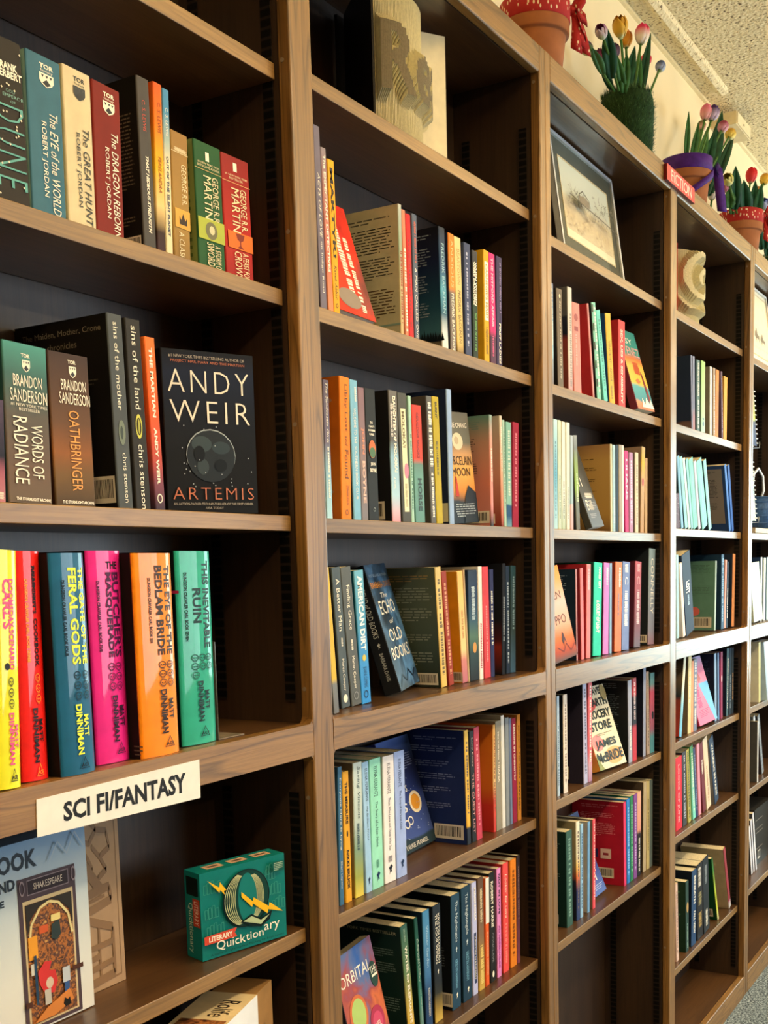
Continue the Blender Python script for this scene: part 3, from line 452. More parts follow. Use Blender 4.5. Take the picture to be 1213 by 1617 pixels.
  (0.9251,0.034,1.5568,0.0265,0.208,0.0198,0.135,0,'orange paperback with brown script title, second book row, second bay','#e8801a','#c0620e',[('S','v',0.4,0.75,0.05,0.38,'#5c3414','Libby Lost',''),('S','v',0.45,0.7,0.41,0.48,'#5c3414','and','i'),('S','v',0.4,0.75,0.51,0.71,'#5c3414','Found',''),('S','v',0.5,0.7,0.76,0.9,'#5c3414','STEPHANIE BOOTH',''),('S','ring',0.35,0.65,0.93,0.97,'#7c4c1c','',''),('L','e',0.3,0.9,0.13,0.2,'#a87c5c','',''),('L','e',0.4,0.9,0.77,0.84,'#a87c5c','','')]),
  (0.9583,0.034,1.5563,0.0209,0.2067,-0.0086,0.13,0,'sky blue paperback, second book row, second bay','#7ab4d4','#2c3c48',[('S','q',0.55,0.8,0.05,0.15,'#f2ead8','',''),('S','v',0.35,0.65,0.2,0.45,'#f2ead8','WELCOME TO THE',''),('S','v',0.35,0.65,0.47,0.85,'#f2ead8','SOUTHERN BOOK CLUB','')]),
  (0.981,0.034,1.5563,0.0182,0.1982,-0.0138,0.13,0,'mauve grey paperback with salmon capitals, second book row, second bay',[(0,'#7c7880'),(0.4,'#847478'),(1,'#846470')],None,[('S','v',0.3,0.75,0.3,0.5,'#d88a6c','JOHN','b'),('S','v',0.3,0.75,0.55,0.87,'#e0b8a8','BOYNE','b')]),
  (1.0004,0.034,1.5563,0.03,0.1991,-0.0158,0.135,0,'black paperback with an orange and green circle, second book row, second bay','#1c1f22',None,[('S','h',0.4,0.65,0.245,0.262,'#f2ead8','THE','b'),('S','h',0.28,0.8,0.275,0.29,'#f2ead8',"HEART'S",'b'),('S','h',0.22,0.85,0.305,0.32,'#f2ead8','INVISIBLE','b'),('S','h',0.3,0.75,0.335,0.35,'#f2ead8','FURIES','b'),('S','e',0.2,0.85,0.385,0.525,'#c8682c','',''),('S','e',0.25,0.8,0.44,0.52,'#4c7048','',''),('S','h',0.3,0.75,0.555,0.585,'#f2ead8','JOHN','b'),('S','h',0.25,0.82,0.6,0.63,'#f2ead8','BOYNE','b'),('S','ring',0.4,0.62,0.9,0.93,'#8c9494','','')]),
  (1.0713,0.034,1.5563,0.0258,0.2047,-0.0154,0.14,0,'grey and pale blue paperback with white capitals, second book row, second bay',[(0,'#d898a8'),(0.2,'#a8cce0'),(0.5,'#8cb4cc'),(0.62,'#5c5c5c'),(1,'#6c6864')],'#1a1a1e',[('S','v',0.42,0.75,0.04,0.62,'#f2ead8','DAUGHTER OF MOLOKAI','b'),('S','v',0.3,0.5,0.66,0.75,'#f2ead8','A NOVEL',''),('S','q',0.1,0.35,0.1,0.35,'#e0d8d0','',''),('L','P',0.3,0.7,0.35,0.36,'#6c6c70','',''),('L','P',0.3,0.7,0.5,0.51,'#6c6c70','',''),('L','k',0.45,0.9,0.84,0.98,'#d9d2c4','','')]),
  (1.1029,0.034,1.5563,0.0284,0.2041,-0.0395,0.135,0,'grey paperback with a cream spine panel, second book row, second bay','#4a4a46',None,[('S','r',0.25,0.8,0.12,0.92,'#e4dcb4','',''),('S','v',0.35,0.65,0.14,0.42,'#6c5c34',"MOLOKA'I",'b'),('S','e',0.4,0.9,0.54,0.66,'#c87c94','',''),('S','q',0.4,0.65,0.7,0.88,'#b4a878','','')]),
  (1.1321,0.034,1.5563,0.0096,0.2028,-0.016,0.13,0,'thin pale teal spine, second book row, second bay','#a0c8b8',None,[('S','q',0.3,0.7,0.3,0.9,'#4c7c70','','')]),
  (1.1455,0.034,1.5563,0.0318,0.1903,-0.0318,0.135,0,'red and teal paperback with dark capitals, second book row, second bay',[(0,'#5c8c88'),(0.4,'#64948c'),(0.5,'#5c8078'),(0.55,'#d83c24'),(1,'#d03420')],None,[('S','v',0.4,0.65,0.06,0.45,'#8c1c14','GERALDINE BROOKS','b'),('S','v',0.35,0.75,0.62,0.9,'#20302c','HORSE','b')]),
  (1.1979,0.034,1.5563,0.0183,0.2099,-0.0425,0.14,0,'charcoal novel with white spine script, second book row, second bay','#5c5c5c','#4c4844',[('S','q',0.2,0.8,0.05,0.55,'#f2ead8','',''),('S','q',0.3,0.7,0.6,0.95,'#f2ead8','',''),('L','P',0.5,0.9,0.6,0.8,'#bcb8b0','','')]),
  (1.2176,0.034,1.5563,0.0227,0.2112,-0.0412,0.135,0,'olive yellow paperback, second book row, second bay','#b09c14',None,[('S','v',0.35,0.65,0.04,0.17,'#3c3408','BURNT','b'),('S','q',0.3,0.6,0.35,0.62,'#5c500c','','')]),
  (1.2642,0.034,1.5563,0.0172,0.2293,-0.0149,0.149,0,'tall navy book with a thin light blue spine, second book row, second bay','#90aad0','#17264e',[('L','r',0.8,0.98,0.84,0.98,'#c8c4b4','','')]),
  (1.427,0.034,1.5563,0.0115,0.203,-0.007,0.149,0,'teal to pink novel showing its back cover, second book row, second bay',[(0,'#20343c'),(0.2,'#d88c88'),(0.7,'#d89484'),(1,'#7c9c94')],[(0,'#c88078'),(0.4,'#c47c70'),(0.75,'#b08878'),(1,'#5c8c84')],[('L','P',0.2,0.9,0.05,0.15,'#6c8480','',''),('L','P',0.3,0.8,0.2,0.35,'#5c4840','',''),('L','P',0.3,0.85,0.4,0.55,'#5c4840','',''),('L','k',0.6,0.98,0.86,0.97,'#d9d2c4','',''),('S','q',0.3,0.7,0.3,0.6,'#f2ead8','','')]),
  (1.4718,0.034,1.5563,0.0106,0.2057,-0.0141,0.135,0,'salmon and grey paperback, second book row, second bay',[(0,'#7c3428'),(0.12,'#c0705c'),(0.5,'#d8a488'),(1,'#c4bcac')],[(0,'#8c3c30'),(0.5,'#c4907c'),(1,'#b4aca0')],[('S','q',0.3,0.7,0.1,0.5,'#f2ead8','',''),('L','k',0.4,0.9,0.88,0.97,'#d9d2c4','','')]),
  (1.4845,0.034,1.5563,0.0103,0.199,-0.0208,0.13,0,'thin pale green spine, second book row, second bay','#a8c4b4',None,[('S','q',0.3,0.7,0.1,0.8,'#6c8c7c','','')]),
  (1.4956,0.034,1.5565,0.0226,0.1971,0.008,0.135,0,'teal paperback with a dark blue band, second book row, second bay',[(0,'#6c9cb0'),(0.1,'#24507c'),(0.2,'#24507c'),(0.22,'#84b4ac'),(1,'#7cb0a4')],None,[('S','q',0.3,0.7,0.08,0.7,'#d8e0d0','','')]),
  (1.5216,0.034,1.5572,0.0266,0.1991,0.0331,0.135,0,'maroon paperback at the right end, second book row, second bay','#98203c',None,[('S','q',0.35,0.6,0.1,0.8,'#d88c98','','')]),
 ]),
 ('novels on the rail shelf of the second bay',[
  (0.882,0.03,1.2703,0.0141,0.2155,-0.0723,0.13,0,'yellow and grey paperback half hidden by the post, third book row, second bay',[(0,'#6c7078'),(0.2,'#787c80'),(0.24,'#d8b440'),(1,'#d8b440')],None,[]),
  (0.9411,0.055,1.2703,0.0232,0.2156,-0.0808,0.128,0,'slate paperback with a white ring emblem, third book row, second bay','#4c5860','#1c2030',[('S','v',0.35,0.75,0.08,0.45,'#f2ead8','A Better Man',''),('S','q',0.45,0.65,0.5,0.56,'#f2ead8','',''),('S','v',0.3,0.62,0.65,0.88,'#f2ead8','Maren Cooper',''),('S','disc',0.2,0.7,0.905,0.965,'#f2ead8','','')]),
  (0.9689,0.055,1.2703,0.0283,0.2156,-0.0978,0.128,0,'dark grey paperback with white lettering, third book row, second bay','#575c5e','#1c1c20',[('S','v',0.3,0.7,0.13,0.45,'#f2ead8','Finding Grace',''),('S','q',0.4,0.6,0.52,0.6,'#f2ead8','',''),('S','v',0.3,0.62,0.64,0.88,'#f2ead8','Maren Cooper',''),('S','ring',0.25,0.7,0.9,0.96,'#8c9090','','')]),
  (0.9983,0.055,1.2703,0.0269,0.21,-0.0626,0.128,0,'blue paperback with bold white capitals, third book row, second bay',[(0,'#2c8cdc'),(0.35,'#3c90d4'),(0.6,'#4c94bc'),(1,'#6cb0cc')],'#0e5c78',[('S','v',0.25,0.78,0.04,0.6,'#f0f4f0','AMERICAN DIRT','b'),('S','e',0.3,0.7,0.63,0.68,'#c8b84c','',''),('S','v',0.25,0.7,0.72,0.88,'#1c4a74','JEANINE CUMMINS',''),('S','ring',0.25,0.7,0.9,0.96,'#14406c','','')]),
  (1.2606,0.055,1.2703,0.0205,0.2126,-0.0755,0.128,0,'yellow novel with a green grey back cover, third book row, second bay',[(0,'#d8b45c'),(0.7,'#d8bc74'),(1,'#c8b070')],[(0,'#2c342c'),(0.3,'#3c483e'),(1,'#5c6450')],[('S','q',0.25,0.7,0.1,0.9,'#6c5828','',''),('L','P',0.12,0.9,0.06,0.12,'#b08c54','',''),('L','P',0.12,0.93,0.16,0.3,'#8c9080','',''),('L','P',0.12,0.93,0.33,0.45,'#8c9080','',''),('L','P',0.12,0.93,0.55,0.63,'#8c9080','',''),('L','P',0.12,0.93,0.7,0.82,'#8c9080','',''),('L','k',0.55,0.95,0.88,0.98,'#d9d2c4','','')]),
  (1.2887,0.055,1.2703,0.0188,0.2053,-0.1084,0.128,0,'thin maroon paperback, third book row, second bay','#94301c',None,[('S','q',0.3,0.7,0.1,0.9,'#d89464','','')]),
  (1.3412,0.055,1.2703,0.0214,0.2045,-0.0734,0.128,0,'amber novel with a cream and pink spine, third book row, second bay',[(0,'#b46c7c'),(0.2,'#c87c78'),(0.3,'#e8c88c'),(1,'#e8b460')],'#dc961c',[('S','q',0.3,0.7,0.35,0.6,'#b8843c','',''),('L','e',0.2,0.5,0.02,0.12,'#8c2c14','',''),('L','q',0.3,0.55,0.2,0.85,'#a86414','',''),('L','k',0.8,1,0.9,0.99,'#d9d2c4','','')]),
  (1.3635,0.055,1.2703,0.0071,0.207,-0.0674,0.128,0,'thin tan spine, third book row, second bay','#b49870',None,[]),
  (1.3714,0.055,1.2703,0.0375,0.2056,-0.0147,0.128,0,'dark teal paperback with a painted world scene, third book row, second bay',[(0,'#141c24'),(0.25,'#243c40'),(0.4,'#4c6c5c'),(0.55,'#2c5064'),(0.75,'#1c3454'),(1,'#1c2c44')],None,[('S','e',0.35,0.75,0.65,0.75,'#c88c34','',''),('S','q',0.3,0.7,0.15,0.45,'#b4c4cc','','')]),
  (1.4107,0.055,1.2703,0.0157,0.212,-0.0007,0.128,0,'white paperback beside the coral one, third book row, second bay','#e4e0dc',None,[('S','q',0.3,0.7,0.5,0.9,'#b03c4c','','')]),
  (1.4317,0.055,1.2703,0.0264,0.2111,-0.0224,0.128,0,'coral red paperback, third book row, second bay','#cc4450',None,[('S','q',0.4,0.6,0.35,0.85,'#e8a0a0','','')]),
  (1.459,0.055,1.2703,0.0165,0.2059,-0.0012,0.128,0,'thin navy paperback with white marks, third book row, second bay','#28305c',None,[('S','q',0.25,0.7,0.2,0.7,'#f2ead8','','')]),
  (1.5082,0.055,1.2708,0.0135,0.2168,0.0392,0.128,0,'tall black book with a red lower cover, third book row, second bay','#16181e',[(0,'#1c1416'),(0.25,'#8c2c20'),(0.3,'#4c1c1c'),(0.5,'#15181f'),(1,'#15181f')],[('S','q',0.2,0.8,0.3,0.7,'#8c949c','',''),('L','P',0.3,0.7,0.25,0.6,'#6c7078','',''),('L','k',0.3,0.7,0.88,0.98,'#d9d2c4','','')]),
  (1.5282,0.055,1.2705,0.0165,0.2119,0.0124,0.128,0,'thin ink blue paperback, third book row, second bay','#1c2c40',None,[('S','q',0.3,0.7,0.15,0.9,'#a8b4bc','','')]),
  (1.5474,0.055,1.2711,0.0232,0.2118,0.0335,0.128,0,'dark teal paperback at the right end, third book row, second bay',[(0,'#3c5c74'),(0.4,'#2c3c3c'),(1,'#24444c')],None,[('S','q',0.3,0.7,0.1,0.6,'#7c949c','','')]),
 ]),
 ('novels on the fourth book row of the second bay',[
  (0.9027,0.045,0.9706,0.0117,0.2145,0.0247,0.13,0,'steel blue paperback at the left end, fourth book row, second bay','#38688c',None,[('S','v',0.3,0.7,0.08,0.6,'#f2ead8','Everyone Here Is Lying',''),('S','v',0.3,0.65,0.68,0.88,'#f2ead8','Shari Lapena','')]),
  (0.92,0.045,0.9703,0.0173,0.2052,0.0016,0.13,0,'golden yellow paperback with black capitals, fourth book row, second bay','#e0a020',None,[('S','v',0.3,0.7,0.08,0.4,'#15120f','THE MEASURE','b'),('S','e',0.4,0.6,0.45,0.5,'#15120f','',''),('S','v',0.3,0.68,0.6,0.9,'#15120f','NIKKI ERLICK','b')]),
  (0.9467,0.045,0.9708,0.025,0.2134,0.0188,0.135,0,'pale green paperback with yellow flowers low on the spine, fourth book row, second bay',[(0,'#d8c450'),(0.15,'#98a04c'),(0.35,'#7c9880'),(0.55,'#b4c4c0'),(1,'#cfdcd8')],[(0,'#8c7428'),(0.5,'#6c6454'),(1,'#6c6458')],[('S','v',0.35,0.75,0.03,0.42,'#3c5460','Saving Vincent','i'),('S','q',0.3,0.6,0.45,0.65,'#3c5460','','')]),
  (0.9786,0.045,0.9703,0.0183,0.2107,-0.0105,0.135,0,'sky blue paperback in a pastel set, fourth book row, second bay','#9cc4e8',None,[('S','v',0.4,0.75,0.05,0.3,'#283c54','ELENA FERRANTE',''),('S','v',0.4,0.7,0.34,0.6,'#283c54','My Brilliant Friend',''),('S','quill',0.3,0.7,0.88,0.95,'#14305c','','')]),
  (0.9983,0.045,0.9703,0.0336,0.2118,-0.0015,0.135,0,'mint green paperback in a pastel set, fourth book row, second bay','#94dcc4',None,[('S','v',0.35,0.65,0.06,0.29,'#1c4440','ELENA FERRANTE',''),('S','v',0.35,0.62,0.33,0.68,'#1c4440','The Story of a New Name',''),('S','quill',0.3,0.7,0.87,0.95,'#14305c','',''),('S','q',0.35,0.6,0.78,0.84,'#4c8c7c','','')]),
  (1.0355,0.045,0.9708,0.0346,0.2101,0.0133,0.135,0,'white paperback in a pastel set, fourth book row, second bay','#e8e2e4','#a8a098',[('S','v',0.35,0.62,0.06,0.3,'#30303c','ELENA FERRANTE',''),('S','v',0.35,0.62,0.33,0.75,'#30303c','Those Who Leave and Those Who Stay',''),('S','quill',0.3,0.75,0.86,0.94,'#101828','',''),('S','q',0.3,0.7,0.79,0.84,'#8c8890','','')]),
  (1.0739,0.045,0.9703,0.033,0.2123,-0.0009,0.135,0,'lavender blue paperback in a pastel set, fourth book row, second bay','#9cb0e4',None,[('S','v',0.35,0.62,0.06,0.28,'#26345c','ELENA FERRANTE',''),('S','v',0.35,0.6,0.31,0.62,'#26345c','The Story of the Lost Child',''),('S','quill',0.35,0.75,0.86,0.94,'#14305c','','')]),
  (1.3284,0.045,0.9703,0.0151,0.2144,-0.0241,0.138,0,'yellow and black novel showing a navy back cover, fourth book row, second bay',[(0,'#1c2430'),(0.14,'#20283c'),(0.16,'#dcac3c'),(1,'#e0b850')],'#1a2a5c',[('S','q',0.3,0.65,0.1,0.75,'#3c3c54','',''),('L','P',0.2,0.9,0.06,0.1,'#7c88ac','',''),('L','P',0.15,0.9,0.14,0.2,'#7c88ac','',''),('L','P',0.2,0.8,0.27,0.33,'#7c88ac','',''),('L','P',0.2,0.85,0.38,0.44,'#7c88ac','',''),('L','P',0.2,0.8,0.5,0.56,'#7c88ac','',''),('L','P',0.3,0.8,0.64,0.7,'#7c88ac','',''),('L','k',0.5,0.95,0.83,0.96,'#d9d2c4','','')]),
  (1.3483,0.045,0.9703,0.0178,0.2101,-0.0278,0.135,0,'black paperback with pale pink capitals, fourth book row, second bay','#1c2026',None,[('S','v',0.35,0.7,0.06,0.32,'#c0a8a0','Lucy Foley',''),('S','v',0.3,0.72,0.38,0.92,'#d89c98','THE GUEST LIST','')]),
  (1.3685,0.045,0.9703,0.0219,0.2147,-0.0355,0.135,0,'raspberry pink paperback, fourth book row, second bay','#bc3c54',[(0,'#8c2c3c'),(1,'#b04c60')],[('S','q',0.3,0.65,0.1,0.9,'#e08c98','','')]),
  (1.4403,0.045,0.9704,0.01,0.2099,0.0093,0.138,0,'orange novel with a cream and red spine, fourth book row, second bay',[(0,'#c83c38'),(0.3,'#d05444'),(0.45,'#e8c084'),(1,'#e0a454')],[(0,'#b82c28'),(0.25,'#c0342c'),(0.4,'#cc6c24'),(1,'#d87c1c')],[('L','P',0.3,0.8,0.2,0.27,'#6c3418','',''),('L','P',0.3,0.8,0.4,0.6,'#6c3418','',''),('S','q',0.3,0.7,0.1,0.8,'#8c4c3c','','')]),
  (1.4522,0.045,0.9704,0.0237,0.2151,0.0044,0.138,0,'tan grey novel with a pale title, fourth book row, second bay','#8f8878','#9c9484',[('S','q',0.3,0.6,0.1,0.35,'#d8d0bc','',''),('S','v',0.35,0.65,0.38,0.56,'#f2ead8','DIANA','')]),
  (1.4785,0.045,0.9703,0.0145,0.223,-0.0042,0.138,0,'thin white novel standing tallest, fourth book row, second bay','#dcdcd8','#bcb8b0',[]),
  (1.4956,0.045,0.9704,0.0163,0.2162,0.0054,0.135,0,'thin grey paperback, fourth book row, second bay','#848c94',None,[]),
  (1.5156,0.045,0.9703,0.0105,0.2129,-0.0084,0.135,0,'thin slate blue paperback, fourth book row, second bay','#6a7c9c',None,[]),
  (1.528,0.045,0.9703,0.0195,0.2114,-0.0099,0.135,0,'maroon paperback with white capitals, fourth book row, second bay','#901c3c',None,[('S','v',0.35,0.65,0.06,0.6,'#f2ead8','LESSONS IN CHEMISTRY','b')]),
  (1.5511,0.045,0.9703,0.0162,0.2157,0.0023,0.135,0,'orange brown paperback at the right end, fourth book row, second bay','#bc7a28',None,[('S','q',0.3,0.6,0.1,0.9,'#6c4414','','')]),
 ]),
 ('novels on the bottom book row of the second bay',[
  (1.1035,0.047,0.6743,0.022,0.2108,-0.0993,0.136,0,'green to gold paperback with a dark green back cover, bottom book row, second bay',[(0,'#d4a83c'),(0.25,'#c8a848'),(0.6,'#5c7c54'),(1,'#2c5850')],'#0e2a28',[('S','v',0.35,0.7,0.18,0.85,'#f2ead8','WATER for ELEPHANTS','b'),('S','v',0.35,0.6,0.03,0.14,'#a8c0a8','SARA GRUEN',''),('L','h',0.03,0.93,0.05,0.075,'#a8a890','NEW YORK TIMES BESTSELLER',''),('L','P',0.55,0.9,0.2,0.28,'#6c807c','',''),('L','P',0.6,0.9,0.32,0.42,'#6c807c','',''),('L','P',0.6,0.93,0.62,0.75,'#6c807c','','')]),
  (1.1448,0.047,0.6743,0.0117,0.2119,-0.0759,0.135,0,'deep green paperback with pale capitals, bottom book row, second bay',[(0,'#6c8c84'),(0.3,'#3c7c74'),(0.6,'#1c5c4c'),(1,'#10443a')],'#0c241c',[('S','v',0.55,0.78,0.18,0.5,'#c8d8c8','A BALLAD OF',''),('S','v',0.25,0.48,0.18,0.55,'#c8d8c8','LOVE AND GLORY',''),('S','q',0.4,0.6,0.62,0.9,'#a8bcb0','','')]),
  (1.1637,0.047,0.6743,0.0234,0.2147,-0.0256,0.135,0,'sky to navy blue paperback, bottom book row, second bay',[(0,'#20406c'),(0.3,'#1c3860'),(0.45,'#3c6c9c'),(0.8,'#4c88b4'),(1,'#3c7cac')],'#10283c',[('S','v',0.4,0.7,0.13,0.48,'#b4d0e0','Winter Garden',''),('S','v',0.4,0.72,0.66,0.9,'#f2ead8','KRISTIN HANNAH','')]),
  (1.1966,0.047,0.6743,0.0283,0.215,-0.0129,0.135,0,'black paperback with gold straw at the foot, bottom book row, second bay',[(0,'#c8a84c'),(0.12,'#8c7434'),(0.25,'#2c2c24'),(0.35,'#181e24'),(1,'#1c2630')],'#10161c',[('S','v',0.55,0.78,0.08,0.5,'#f2ead8','KRISTIN HANNAH',''),('S','v',0.25,0.5,0.08,0.5,'#f2ead8','THE FOUR WINDS',''),('S','quill',0.35,0.6,0.55,0.6,'#f2ead8','','')]),
  (1.2614,0.047,0.6746,0.0329,0.2152,0.0085,0.136,0,'dark blue paperback with a black back cover, before its twin, bottom book row, second bay','#1c4058','#0c1014',[('S','v',0.35,0.7,0.06,0.42,'#c8d4d8','The Nightingale',''),('S','quill',0.4,0.65,0.46,0.52,'#c8d4d8','',''),('S','v',0.35,0.65,0.57,0.82,'#7cb4d0','KRISTIN HANNAH',''),('S','quill',0.4,0.65,0.86,0.92,'#f2ead8','',''),('L','P',0.6,0.9,0.45,0.65,'#5c6468','',''),('L','k',0.7,1,0.85,0.97,'#d9d2c4','','')]),
  (1.3048,0.047,0.6743,0.0357,0.2191,-0.0114,0.136,0,'dark blue paperback, the thinner twin, bottom book row, second bay','#14364c','#0c2030',[('S','v',0.35,0.7,0.06,0.42,'#c8d4d8','The Nightingale',''),('S','quill',0.4,0.65,0.46,0.52,'#c8d4d8','',''),('S','v',0.35,0.65,0.57,0.82,'#7cb4d0','KRISTIN HANNAH',''),('S','quill',0.4,0.65,0.88,0.94,'#f2ead8','','')]),
  (1.3449,0.047,0.6743,0.0195,0.2189,-0.0011,0.135,0,'lavender paperback, bottom book row, second bay','#b4b8e0',None,[('S','v',0.45,0.8,0.05,0.35,'#f2ead8','MAGNOLIA','b'),('S','r',0.3,0.75,0.45,0.9,'#2c3c64','',''),('S','v',0.4,0.65,0.48,0.86,'#f2ead8','KRISTIN HANNAH','')]),
  (1.371,0.047,0.6743,0.0231,0.2215,-0.0021,0.135,0,'brown and gold paperback, bottom book row, second bay',[(0,'#c8a44c'),(0.2,'#a8843c'),(0.5,'#7c6048'),(1,'#5c4434')],None,[('S','q',0.3,0.7,0.1,0.4,'#d8c8a0','',''),('S','q',0.2,0.8,0.6,0.95,'#e8cc78','','')]),
  (1.3992,0.047,0.6745,0.0149,0.2135,0.0137,0.13,0,'orange paperback with a white top, bottom book row, second bay','#dc5c24',None,[('S','r',0,1,0,0.42,'#e8e4dc','',''),('S','q',0.3,0.7,0.5,0.9,'#f0a880','','')]),
  (1.4192,0.047,0.6743,0.0232,0.2189,-0.0066,0.135,0,'black paperback with white capitals, bottom book row, second bay','#181818','#141414',[('S','v',0.3,0.7,0.08,0.5,'#f2ead8','ROBERT HARRIS','b'),('S','v',0.35,0.65,0.55,0.82,'#8c8c90','CONCLAVE',''),('S','disc',0.3,0.65,0.9,0.96,'#f2ead8','','')]),
  (1.45,0.047,0.6745,0.0178,0.2197,0.0118,0.135,0,'pink paperback with black capitals, bottom book row, second bay','#dc84c4','#8c5c7c',[('S','v',0.35,0.7,0.05,0.42,'#2c1430','NOT IN LOVE','b'),('S','v',0.3,0.65,0.52,0.92,'#a83c8c','ALI HAZELWOOD','b')]),
  (1.4774,0.047,0.6746,0.0251,0.2226,0.0107,0.135,0,'coral red paperback with white script, bottom book row, second bay','#e44c4c','#c83c38',[('S','v',0.35,0.7,0.1,0.5,'#f2ead8',"Lookin' for Love",'i'),('S','q',0.3,0.65,0.55,0.92,'#f08c84','','')]),
  (1.5117,0.047,0.6747,0.0276,0.2219,0.0128,0.135,0,'bright orange paperback, bottom book row, second bay','#e0801c','#b4601c',[('S','q',0.3,0.7,0.1,0.9,'#8c4c0c','','')]),
  (1.5423,0.047,0.6745,0.0145,0.2243,0.0152,0.135,0,'dim plum paperback at the right end, bottom book row, second bay',[(0,'#7c3c4c'),(0.5,'#4c2834'),(1,'#2c2020')],None,[('S','q',0.3,0.7,0.1,0.6,'#8c6c64','','')]),
 ]),
 ('novels on the top book row of the third bay',[
  (1.7169,0.034,1.8473,0.0138,0.2037,-0.002,0.13,0,'pale blue paperback at the left end, top book row, third bay',[(0,'#6c6468'),(0.25,'#8c9ca8'),(0.3,'#a4c8d4'),(1,'#8ca0c0')],None,[('S','q',0.4,0.7,0.05,0.6,'#f2ead8','','')]),
  (1.7535,0.034,1.8473,0.0284,0.1992,-0.0305,0.135,0,'brown grey paperback with a small crest, top book row, third bay','#6f6252','#1c1816',[('S','e',0.4,0.7,0.05,0.09,'#e9d9b0','',''),('S','q',0.4,0.7,0.12,0.9,'#a89c84','','')]),
  (1.8108,0.034,1.8473,0.0226,0.2136,-0.0158,0.14,0,'cream spined novel with a grey and rust cover, top book row, third bay',[(0,'#c8989c'),(0.4,'#d8ccc4'),(1,'#c8c4bc')],[(0,'#7c3c34'),(0.5,'#8c3c34'),(0.55,'#1c2030'),(0.7,'#24283c'),(0.72,'#5c5c60'),(1,'#5c5c60')],[('S','q',0.3,0.8,0.25,0.95,'#8c8480','','')]),
  (1.8411,0.034,1.8473,0.042,0.1873,-0.0524,0.135,0,'dusty pink paperback, top book row, third bay','#d88880',None,[('S','e',0.2,0.7,0.12,0.2,'#8c2c3c','',''),('S','r',0.2,0.7,0.26,0.31,'#8c2c3c','',''),('S','q',0.3,0.5,0.35,0.7,'#e8b0a8','','')]),
  (1.952,0.034,1.8473,0.0094,0.2019,-0.1718,0.145,0,'red novel with a thin pink spine, top book row, third bay','#d88c8c','#ac2c34',[]),
  (1.9786,0.034,1.8473,0.0238,0.2092,-0.1661,0.135,0,'mint paperback with black bars and white lettering, top book row, third bay','#84c4b0','#1c1c20',[('S','q',0.45,0.85,0.05,0.92,'#f2ead8','',''),('S','r',0,0.28,0.02,0.1,'#1c1c20','',''),('S','r',0,0.28,0.21,0.29,'#1c1c20','',''),('S','r',0,0.28,0.4,0.48,'#1c1c20','',''),('S','r',0,0.28,0.59,0.67,'#1c1c20','',''),('S','r',0,0.28,0.78,0.86,'#1c1c20','','')]),
  (2.0205,0.034,1.8473,0.024,0.1999,-0.248,0.135,0,'turquoise paperback, top book row, third bay','#6cccc0',None,[('S','q',0.3,0.7,0.1,0.9,'#3c948c','','')]),
  (2.0577,0.034,1.8473,0.0338,0.2002,-0.1428,0.14,0,'yellow novel with a navy back cover, top book row, third bay','#dcac38','#1a3a68',[('S','v',0.3,0.65,0.3,0.55,'#5c4410','VINCENT',''),('S','v',0.3,0.65,0.6,0.75,'#5c4410','AMOR',''),('S','q',0.3,0.6,0.8,0.95,'#8c6c18','','')]),
  (2.1179,0.034,1.8473,0.0439,0.1992,-0.0114,0.149,0,'thick scarlet novel, top book row, third bay','#dc4848','#b4282c',[('S','v',0.25,0.62,0.1,0.95,'#f4c8b8','SEX, LIES & SENSIBILITY','b'),('L','q',0.3,0.55,0.2,0.6,'#8c1c24','','')]),
 ]),
 ('novels on the second book row of the third bay',[
  (1.7088,0.034,1.5564,0.0107,0.2244,0.0118,0.13,0,'thin pale pink spine at the left end, second book row, third bay','#dcb0c0',None,[]),
  (1.7239,0.034,1.5565,0.0198,0.2247,0.0111,0.13,0,'thin pale aqua spine, second book row, third bay',[(0,'#a8ccd4'),(0.5,'#5ca4c0'),(1,'#b4d8dc')],None,[('S','q',0.3,0.6,0.2,0.9,'#4c7c94','','')]),
  (1.7476,0.034,1.5564,0.0169,0.2251,0.0043,0.13,0,'thin pale sage spine, second book row, third bay','#bcc8b4',None,[('S','q',0.3,0.7,0.5,0.9,'#7c8c70','','')]),
  (1.7671,0.034,1.5565,0.0185,0.224,0.0117,0.13,0,'thin ivory spine, second book row, third bay',[(0,'#a8b8a0'),(0.4,'#d8d8cc'),(1,'#e0dcc8')],None,[('S','q',0.3,0.7,0.55,0.9,'#6c7064','','')]),
  (1.7922,0.034,1.5564,0.0188,0.2246,0.0076,0.13,0,'thin off-white spine, second book row, third bay','#d4d8cc',None,[('S','q',0.3,0.6,0.6,0.9,'#8c9490','','')]),
  (1.8158,0.034,1.5564,0.0148,0.1997,0.0045,0.13,0,'short blue grey paperback with a pink foot, second book row, third bay',[(0,'#d8a8a8'),(0.26,'#dcb0b0'),(0.28,'#98b4bc'),(1,'#a8b4c0')],None,[]),
  (1.8494,0.034,1.5563,0.0209,0.2018,-0.0851,0.135,0,'grey paperback with a green flash, second book row, third bay',[(0,'#6c6c68'),(0.3,'#6c7060'),(0.45,'#8cac44'),(0.7,'#8ca058'),(0.85,'#747a78'),(1,'#8c9090')],'#2c3034',[('S','q',0.4,0.7,0.4,0.7,'#d8e0b0','','')]),
  (2.0607,0.034,1.5563,0.0104,0.2011,-0.0082,0.149,0,'mustard novel showing its back cover, second book row, third bay','#d8ccac',[(0,'#7c5c34'),(0.2,'#a88444'),(0.8,'#b08c50'),(1,'#a07850')],[('L','P',0.1,0.5,0.05,0.08,'#7c6438','',''),('L','P',0.15,0.75,0.15,0.2,'#6c5428','',''),('L','P',0.2,0.8,0.25,0.32,'#6c5428','',''),('L','P',0.25,0.8,0.38,0.45,'#6c5428','',''),('L','P',0.4,0.8,0.52,0.56,'#6c5428','','')]),
